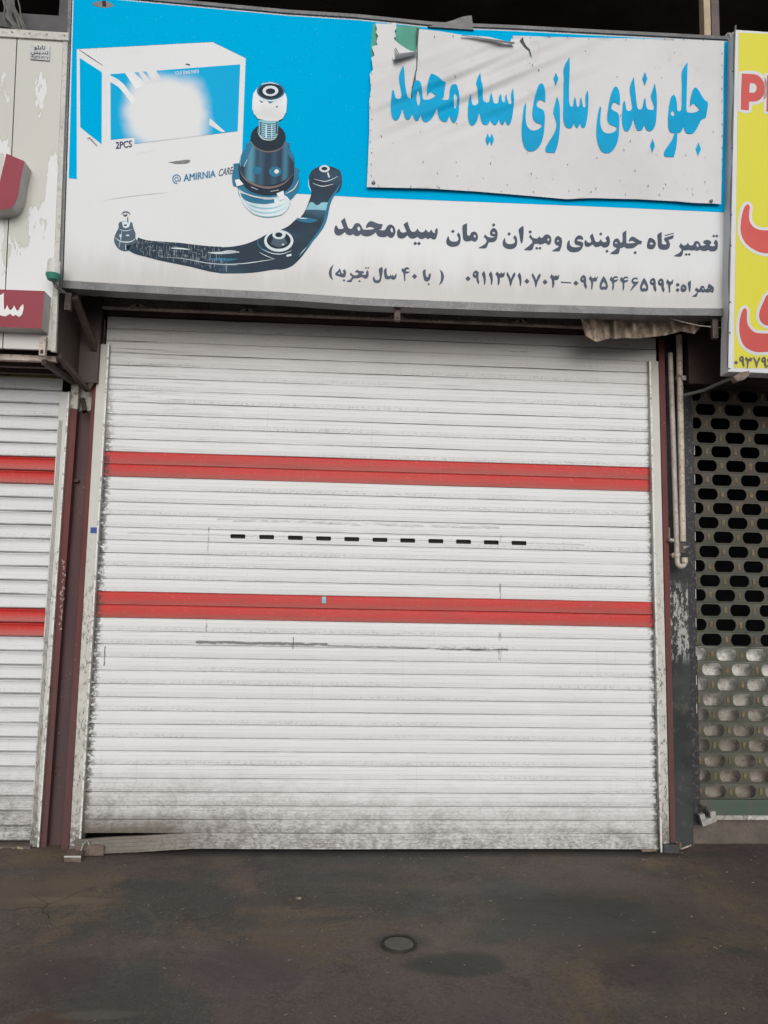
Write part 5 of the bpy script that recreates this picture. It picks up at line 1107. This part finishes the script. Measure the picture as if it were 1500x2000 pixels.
pr.add([[(905, 155), (805, 350), (805, 600), (800, 900), (795, 1150), (800, 1280), (830, 1370), (875, 1408), (935, 1408), (970, 1370), (988, 1320), (1010, 1380), (1045, 1412), (1075, 1370), (1095, 1320), (1120, 1390), (1155, 1412), (1190, 1370), (1225, 1200), (1240, 1000), (1240, 830), (1222, 745), (1188, 860), (1195, 1000), (1175, 1045), (1150, 1035), (1130, 960), (1110, 865), (1090, 920), (1085, 1000), (1060, 1040), (1035, 1010), (1020, 920), (1003, 858), (985, 920), (972, 1010), (945, 1035), (915, 1000), (900, 900), (900, 600), (910, 330)]], z)
z = (1150, 120, 10)
pr.add([[(190, 925), (160, 1030), (132, 1200), (118, 1400), (125, 1560), (160, 1700), (220, 1810), (310, 1848), (400, 1820), (480, 1730), (535, 1590), (555, 1400), (562, 1200), (545, 1090), (490, 1040), (430, 1010), (408, 970), (430, 890), (475, 858), (520, 880), (568, 915), (578, 790), (560, 650), (525, 570), (490, 548), (445, 590), (390, 740), (350, 950), (328, 1120), (335, 1220), (380, 1290), (450, 1315), (512, 1345), (500, 1395), (440, 1445), (350, 1460), (270, 1440), (220, 1370), (195, 1250), (198, 1100), (210, 980)]], z)
pr.add([[(843, 360), (765, 570), (790, 800), (812, 960), (780, 1015), (735, 1028), (700, 1000), (685, 930), (675, 860), (655, 825), (635, 870), (620, 1020), (612, 1180), (625, 1320), (655, 1400), (705, 1428), (755, 1395), (800, 1290), (833, 1180), (865, 1300), (905, 1390), (950, 1410), (1005, 1390), (1047, 1300), (1075, 1375), (1120, 1415), (1180, 1412), (1235, 1360), (1270, 1240), (1288, 1000), (1288, 750), (1270, 580), (1247, 485), (1210, 620), (1172, 745), (1210, 860), (1235, 960), (1215, 1010), (1150, 1005), (1105, 990), (1080, 920), (1070, 810), (1055, 770), (1035, 830), (1020, 920), (990, 990), (950, 1000), (915, 970), (895, 860), (870, 620)]], z)
pr.add([[(1060, 262), (1008, 400), (1058, 535), (1108, 400)]], z, False); pr.add([[(1205, 1565), (1157, 1700), (1203, 1838), (1252, 1700)]], z, False)
z = (1280, 110, 9.0909)
pr.add([[(535, 155), (437, 320), (435, 600), (430, 950), (410, 1010), (380, 1030), (355, 1000), (345, 870), (325, 780), (290, 735), (250, 765), (225, 840), (205, 960), (190, 1120), (190, 1280), (210, 1370), (250, 1405), (305, 1410), (270, 1510), (210, 1610), (140, 1710), (118, 1780), (140, 1830), (295, 1832), (330, 1700), (350, 1540), (352, 1410), (400, 1400), (435, 1360), (465, 1295), (490, 1370), (530, 1415), (610, 1418), (665, 1385), (720, 1290), (770, 1190), (810, 1155), (860, 1130), (885, 1000), (900, 875), (840, 820), (790, 750), (740, 660), (685, 598), (640, 630), (605, 730), (580, 860), (580, 955), (615, 905), (650, 885), (695, 930), (740, 985), (720, 1020), (650, 1045), (570, 1050), (530, 1030), (515, 960), (520, 700), (530, 400)],
        [(268, 1010), (235, 1075), (260, 1110), (300, 1105), (300, 1050)]], z)
pr.add([[(725, 1570), (680, 1695), (722, 1818), (772, 1695)]], z, False)
for o in pr.build('letter', 'banner_ink', bn, split=True):
    for p in o.data.polygons: p.use_smooth = True
# staples, tears, folds
pr = Print(PLN, BL+.0045, wr); rd = random.Random(8)
ticks = [(815+i*37+rd.uniform(-6, 6), 76+.013*i*37+rd.uniform(-3, 3)) for i in range(16)]+[(1406, 110+i*23) for i in range(13)]+[(722+rd.uniform(0, 4), 150+i*22) for i in range(10)]
ticks += [(760+i*68+rd.uniform(-9, 9), 296+i*6+rd.uniform(-26, 26)) for i in range(10)]+[(860+i*44+rd.uniform(-12, 12), 350+i*2.4+rd.uniform(-12, 12)) for i in range(12)]+[(740+i*60+rd.uniform(-9, 9), 378-10+i*2+rd.uniform(-3, 3)) for i in range(11)]
ticks += [(rd.uniform(740, 1395), rd.uniform(100, 380)) for _ in range(26)]
for x, y in ticks:
    L_ = rd.uniform(2.0, 5.0); a_ = rd.uniform(-.5, .5); pr.add([stroke([(x-L_*.5*math.sin(a_), y-L_*.5), (x, y), (x+L_*.5*math.sin(a_), y+L_*.5)], rd.uniform(.8, 1.7))], None, False)
stuff(pr.build('staple', 'staple', bn))
pr = Print(PLN, BL+.005, wr, .02)
pr.add([[(812.5, 60), (817.5, 62), (815, 95), (815, 120), (813.5, 142), (811.5, 148), (811, 161), (808, 168), (805.5, 178), (804, 196), (802, 197), (803, 180), (806, 166), (809, 150), (812, 138), (813, 110)]], None, False)
pr.add([[(1013, 86), (1019, 78), (1021, 90), (1026, 98), (1032, 103), (1035, 112), (1037, 118), (1033, 113), (1030, 105), (1022, 99), (1017, 93)]], None, False)
pr.build('tear', 'torn', bn)
for (x, y) in ((729.5, 357.5), (1388, 394)):
    q = SP(x, y, BL); b = MB(); b.tube([(q.x, q.y-.002, q.z), (q.x, q.y-.014, q.z)], [.012, .009], 12); b.tube([(q.x, q.y-.014, q.z), (q.x, q.y-.017, q.z)], .004, 8); b.build('screw', 'frame', bn)
# curled flap by the tear and the folded top edge
def curl(name, a, b_, rad, turns, mat, n=14, m=8, taper=1.0):
    vs = []; fs = []
    for i in range(m+1):
        p = a.lerp(b_, i/m); r_ = rad*(1-(1-taper)*i/m)
        for j in range(n+1):
            t_ = turns*2*math.pi*j/n; vs.append((p.x+r_*.3*math.sin(t_), p.y-.006-r_*(1-math.cos(t_)), p.z-r_*math.sin(t_)))
    for i in range(m):
        for j in range(n): fs.append((i*(n+1)+j, i*(n+1)+j+1, (i+1)*(n+1)+j+1, (i+1)*(n+1)+j))
    return link(name, mesh(name, vs, fs, bn['_w']), mat, bn, bn['_w'], smooth=True)
curl('curled_flap', SP(766, 112, BL), SP(812, 104, BL), .040, .36, 'banner', taper=.5)
curl('curled_flap', SP(770, 93, BL), SP(784, 116, BL), .020, .3, 'banner', taper=.5)
curl('folded_edge', SP(900, 70, BL), SP(1000, 84, BL), .008, .30, 'banner', taper=3.2)

# sheet metal scrap on top of the sign
o = MB(); q = [P(835, 52, -.60), P(925, 58, -.60), P(921, 30, -.60), P(905, 32, -.60), P(880, 41, -.60)]
o.bm.faces.new([o.bm.verts.new(v) for v in q]); r = bmesh.ops.extrude_face_region(o.bm, geom=o.bm.faces[:]); bmesh.ops.translate(o.bm, verts=[v for v in r['geom'] if isinstance(v, bmesh.types.BMVert)], vec=(0.02, .10, .01))
tag(o.build('metal_scrap', 'frame', None, tuple(q[0])), 'grey wedge of scrap sheet lying on top of the signboard', 'scrap')

# ---------------------------------------------------------------- yellow sign on the right
YY, YK = -.56, .08
def YP(x, y, off=0): return P(x, y, YY-off, YK)
yl = empty('yellow_sign', (4.6, -.56, 2.9), 'yellow sign with red letters and white border, cut off at the right edge', 'sign')
def yx(x, y): return YP(x, y).x
def yy_(z): return YY-YK*(z-3.33)
W_ = 1.75
tl_, bl_ = YP(1437, 58), YP(1422.5, 726); ztr = YP(1500, 60.5); slope = (YP(1500, 62).z-tl_.z)/(YP(1500, 62).x-tl_.x)
q4 = [tl_, Vector((tl_.x+W_, yy_(tl_.z), tl_.z)), Vector((tl_.x+W_, yy_(bl_.z), bl_.z)), bl_]
b = MB(); b.hexa([q4[3]+Vector((0, .10, 0)), q4[2]+Vector((0, .10, 0)), q4[2], q4[3], q4[0]+Vector((0, .10, 0)), q4[1]+Vector((0, .10, 0)), q4[1], q4[0]], .003); b.build('box', 'y_white', yl)
pr = Print((YY, YK), .0012)
zy = (1420, 40, 10)
pr.add([[(1443.0, 64), (1700, 74), (1700, 720), (1434.5, 719), (1433.0, 719), (1438, 400)]], None, False); pr.build('field', 'yellow', yl)
def both(loop, grow, z=None, holes=()):
    q = px(loop, z) if z else loop
    q = [Vector(p) for p in smooth_loop(q, 2)]; c0 = sum(q, Vector((0, 0)))/len(q); out = []; n = len(q)
    ar = sum(q[i].x*q[(i+1) % n].y-q[(i+1) % n].x*q[i].y for i in range(n)); sgn = 1 if ar > 0 else -1
    for i in range(n):
        d = (q[(i+1) % n]-q[i-1]); d = d.normalized() if d.length > 0 else Vector((1, 0)); nn = Vector((d.y, -d.x))*sgn
        out.append(tuple(q[i]+nn*grow))
    return [tuple(p) for p in q], out
Pl = [(285, 1040), (520, 1055), (610, 1085), (690, 1170), (728, 1290), (720, 1420), (660, 1530), (560, 1585), (430, 1585), (418, 1760), (265, 1745), (270, 1400)]
Rl = [(780, 1075), (1300, 1095), (1300, 1830), (765, 1785)]
P_in, P_out = both(Pl, 6.5, zy)
zy2 = (1420, 380, 5.5556)
s1 = [(225, 105), (245, 135), (238, 200), (240, 280), (280, 350), (350, 385), (444, 390), (700, 395), (1200, 380), (1200, 600), (700, 645), (420, 640), (300, 605), (200, 530), (150, 430), (145, 330), (160, 220), (190, 130)]
s2 = [(195, 1232), (215, 1265), (212, 1340), (225, 1420), (280, 1485), (340, 1505), (444, 1508), (700, 1500), (1000, 1460), (1000, 1650), (700, 1690), (400, 1710), (300, 1708), (200, 1660), (150, 1580), (130, 1470), (138, 1350), (165, 1255)]
s3 = [(460, 1070), (400, 1150), (350, 1270), (350, 1350), (390, 1405), (470, 1430), (700, 1440), (700, 1020)]
pw = Print((YY, YK), .0020); pe = Print((YY, YK), .0028)
pw.add([P_out], None, False); pw.add([both(Rl, 6.5, zy)[1]], None, False)
pe.add([P_in, px([(440, 1228), (530, 1232), (575, 1290), (570, 1360), (530, 1415), (430, 1415)], zy)], None, False); pe.add([px(Rl, zy)], None, False)
for s_ in (s1, s3, s2):
    i_, o_ = both(s_, 5.8, zy2); pw.add([o_], None, False); pe.add([i_], None, False)
pw.build('letter_outline', 'y_white', yl, split=True); pe.build('letter', 'y_red', yl, split=True)
pr = Print((YY, YK), .0036)
zy3 = (1200, 560, 5)
def dig3(dd, k, zz_, tx, ty, sc_):
    g = []
    for lp_ in dd[k]: g.append([(tx+(p[0]-dd[k][0][0][0])*sc_, ty+(p[1]-dd[k][0][0][1])*sc_) for p in lp_])
    pr.add(g, zz_, k != 0)
dig3(D2, 0, zy3, 1185, 722, .62); dig3(D2, 9, zy3, 1240, 676, .62); dig3(D2, 3, zy3, 1285, 682, .66); dig3(D1, 7, zy3, 1362, 684, .52); dig3(D2, 9, zy3, 1455, 684, .62); dig3(D2, 6, zy3, 1520, 690, .6)
pr.build('digit', 'y_ink', yl, split=True)
for y in (140, 290, 420, 480, 590, 650, 720):
    q = YP(1432-.012*(y-100), y, .001); b = MB(); b.bar((q.x-.006, q.y-.001, q.z+.004), (q.x+.002, q.y-.006, q.z-.004), .006, .004); b.build('cable_clip', 'frame_dark', yl)
# black cable down the joint between the signs
b = MB(); b.tube([YP(1438-.0215*(y-60)-2.5+1.2*math.sin(y*.045), y, -.012) for y in range(50, 735, 24)], .006, 6)
tag(b.build('cable', 'wire', None, tuple(YP(1430, 400))), 'dark cable running down the gap between the blue and the yellow sign', 'cable')
# corroded corner and light-tube arm under the yellow sign
b = MB(); pts = [P(1337, 772, -.10), P(1376, 762, -.2), P(1420, 742, -.42), P(1442, 737, -.52)]
b.tube(pts, .011, 8); tag(b.build('sign_arm', 'wire', None, tuple(pts[0])), 'thin grey steel arm reaching from the post to the bottom of the yellow sign', 'arm')
q = [P(1433, 736, -.585), P(1446, 727, -.585), P(1464, 724, -.585), P(1465, 731, -.585), P(1454, 741, -.585), P(1440, 745, -.585)]
prism(q, .05, 'corner_patch', 'lock_plate', yl, .002)
b = MB(); rd = random.Random(2); q = P(1430, 72, -.60)
for i in range(7): b.tube([q+Vector((rd.uniform(-.04, .02), rd.uniform(-.01, .02), rd.uniform(-.03, .04))) for _ in range(4)], .0035, 5)
tag(b.build('wire_knot', 'let_side', None, tuple(q)), 'knot of pale wire tying the top corners of the blue and yellow signs', 'wire')

# ---------------------------------------------------------------- tarp bundle and wire under the sign
def tarp():
    rd = random.Random(11); nx_, nz_ = 70, 22; vs = []; fs = []
    bot = [(1128, 606), (1136, 628), (1142, 655), (1165, 668), (1193, 660), (1197, 662), (1215, 660), (1245, 661), (1300, 655), (1330, 647), (1356, 652), (1368, 640), (1394, 614)]
    def bz(x):
        for (x0, y0), (x1, y1) in zip(bot, bot[1:]):
            if x0 <= x <= x1: return y0+(y1-y0)*(x-x0)/(x1-x0)
        return 612
    for j in range(nz_+1):
        for i in range(nx_+1):
            x = 1128+(1394-1128)*i/nx_; v = j/nz_; yb = bz(x); y = 590+(yb-590)*v
            fold = .018*math.sin(x*.16+2*v)+.012*math.sin(x*.33-4*v+1)+.010*math.sin((x*.12+v*9))
            dep = -.43+.12*math.sin(min(1, v)*math.pi*.5)+fold+.0045*abs(math.sin(x*.5+v*14))
            if 1190 < x < 1199: dep += .04
            vs.append(P(x, y, dep))
    for j in range(nz_):
        for i in range(nx_): fs.append((j*(nx_+1)+i, j*(nx_+1)+i+1, (j+1)*(nx_+1)+i+1, (j+1)*(nx_+1)+i))
    og = P(1260, 620, -.3); o = link('tarp', mesh('tarp', vs, fs, og), 'tarp', None, og, smooth=True)
    return tag(o, 'crumpled brown plastic tarp bundled under the right end of the signboard', 'tarp')
tarp()
b = MB(); b.tube([P(x, y, -.43) for x, y in ((1282, 612), (1300, 619), (1330, 628), (1365, 636), (1395, 639), (1422, 641))], .003, 5)
tag(b.build('hanging_wire', 'wire_l', None, tuple(P(1350, 630, -.43))), 'thin pale wire sagging in front of the brown tarp', 'wire')

# ---------------------------------------------------------------- loft details above the signs
b = MB(); q = P(1375, 30, -.12); q2 = P(1388, 30, -.12); b.box(q.x, q2.x, -.12, -.05, 3.63, 6.24, .004); tag(b.build('loft_post', 'post_cream', None, (q.x, .25, 3.63)), 'cream timber post above the right end of the signboard', 'post')
q = P(1389.5, 30, -.06); q2 = P(1405, 30, -.06); b = MB(); b.box(q.x, q2.x, -.06, .05, 3.63, 6.24, .004); tag(b.build('loft_post', 'post_brown', None, (q.x, .3, 3.63)), 'brown steel post right beside the cream one above the signboard', 'post')
q = P(120, 30, .25); q2 = P(141, 30, .25); b = MB(); b.box(q.x, q2.x, .20, .32, 3.63, 6.24, .004); tag(b.build('loft_post', 'loft_beam', None, (q.x, .25, 3.63)), 'dark grey post above the left sign box beside the blue board', 'post')
q = P(60, 37, .10); b = MB(); b.box(-5.9, P(138, 40, .1).x, .05, .19, q.z-.19, q.z, .006); tag(b.build('loft_ledge', 'loft_beam', None, (-1.5, .1, q.z)), 'dusty grey ledge beam above the left sign box', 'beam')
b = MB(); rd = random.Random(6)
for i in range(7):
    x = 2+i*5; b.tube([P(x+rd.uniform(-3, 3), -8, -.05), P(x+4+rd.uniform(-5, 5), 14, -.1), P(x+6+rd.uniform(-8, 8), 36, -.12), P(x+14+rd.uniform(-8, 8), 56, -.15), P(x-4, 78, -.2)], rd.choice([.005, .008, .022]), 6)
tag(b.build('cable_bundle', 'wire', None, tuple(P(20, 30, -.1))), 'tangle of grey cables hanging above the left sign box', 'cables')
b = MB(); b.tube([P(0, 52, -.3), P(50, 62, -.2), P(70, 67, -.2), P(131, 76, -.3)], .005, 5); tag(b.build('cable', 'frame_dark', None, tuple(P(60, 60, -.2))), 'black cable lying along the top of the left sign box', 'cable')

# ---------------------------------------------------------------- things on the ground
cp = empty('pavement_cap', tuple(G(779, 1843)), 'small round concrete cap sunk in a damp hollow in the pavement', 'cap')
q = G(779, 1843); z_ = gz(q.x, q.y)
b = MB(); b.tube([(q.x, q.y, z_-.01), (q.x, q.y, z_+.004), (q.x, q.y, z_+.006)], [.066, .066, .060], 28); b.build('lid', 'cap', cp)
b = MB(); rd = random.Random(3); b.tube([(q.x+.074*math.cos(math.radians(a_))*(1+.05*rd.random()), q.y+.082*math.sin(math.radians(a_)), z_+.001+.003*rd.random()) for a_ in range(0, 361, 12)], [.003+.006*rd.random() for _ in range(31)], 6); b.build('rim', 'hole', cp)
rd = random.Random(21); b = MB()
for i in range(460):
    x = rd.uniform(-.8, 4.8); y = -rd.random()**1.1*3.0-.06; z_ = gz(x, y); a_ = rd.uniform(0, 3.1); L_ = rd.choice([.004, .006, .009, .016])*rd.uniform(.7, 1.3); w_ = rd.uniform(.0016, .004)
    b.bar((x, y, z_+.002), (x+L_*math.cos(a_), y+L_*math.sin(a_), z_+.003), w_, .002)
stuff(tag(b.build('litter_crumbs', 'straw', None, (2, -1, 0)), 'pale crumbs of straw and grit scattered over the pavement', 'litter'))
lf = empty('leaf_scrap', tuple(G(583, 1759)), 'small curled pale leaf scrap on the pavement below the shutter', 'leaf')
q = G(583, 1759); z_ = gz(q.x, q.y); vs = [(q.x+x*.001, q.y+y*.001, z_+.004+h_*.001) for x, y, h_ in ((-20, 0, 0), (-8, 10, 6), (6, 9, 8), (18, 3, 2), (8, -9, 1), (-8, -8, 4), (0, 0, -2))]
link('blade', mesh('blade', vs, [(0, 6, 1), (1, 6, 2), (2, 6, 3), (3, 6, 4), (4, 6, 5), (5, 6, 0)], lf['_w']), 'straw', lf, lf['_w'])
q = G(1275, 1669); o = crumple('rag_scrap', 0, .1, 0, 0, .03, 8, 4, .01, 'straw', seed=2)
o.rotation_euler = (math.radians(-80), 0, .2); o.location = (q.x-.06, q.y, .012); tag(o, 'flattened pale scrap on the ground near the right end of the shutter', 'scrap')

for o in bpy.data.objects:
    if '_w' in o: del o['_w']
print('TRIS', sum(len(o.data.loop_triangles) if False else sum(len(p.vertices)-2 for p in o.data.polygons) for o in bpy.data.objects if o.type == 'MESH'))
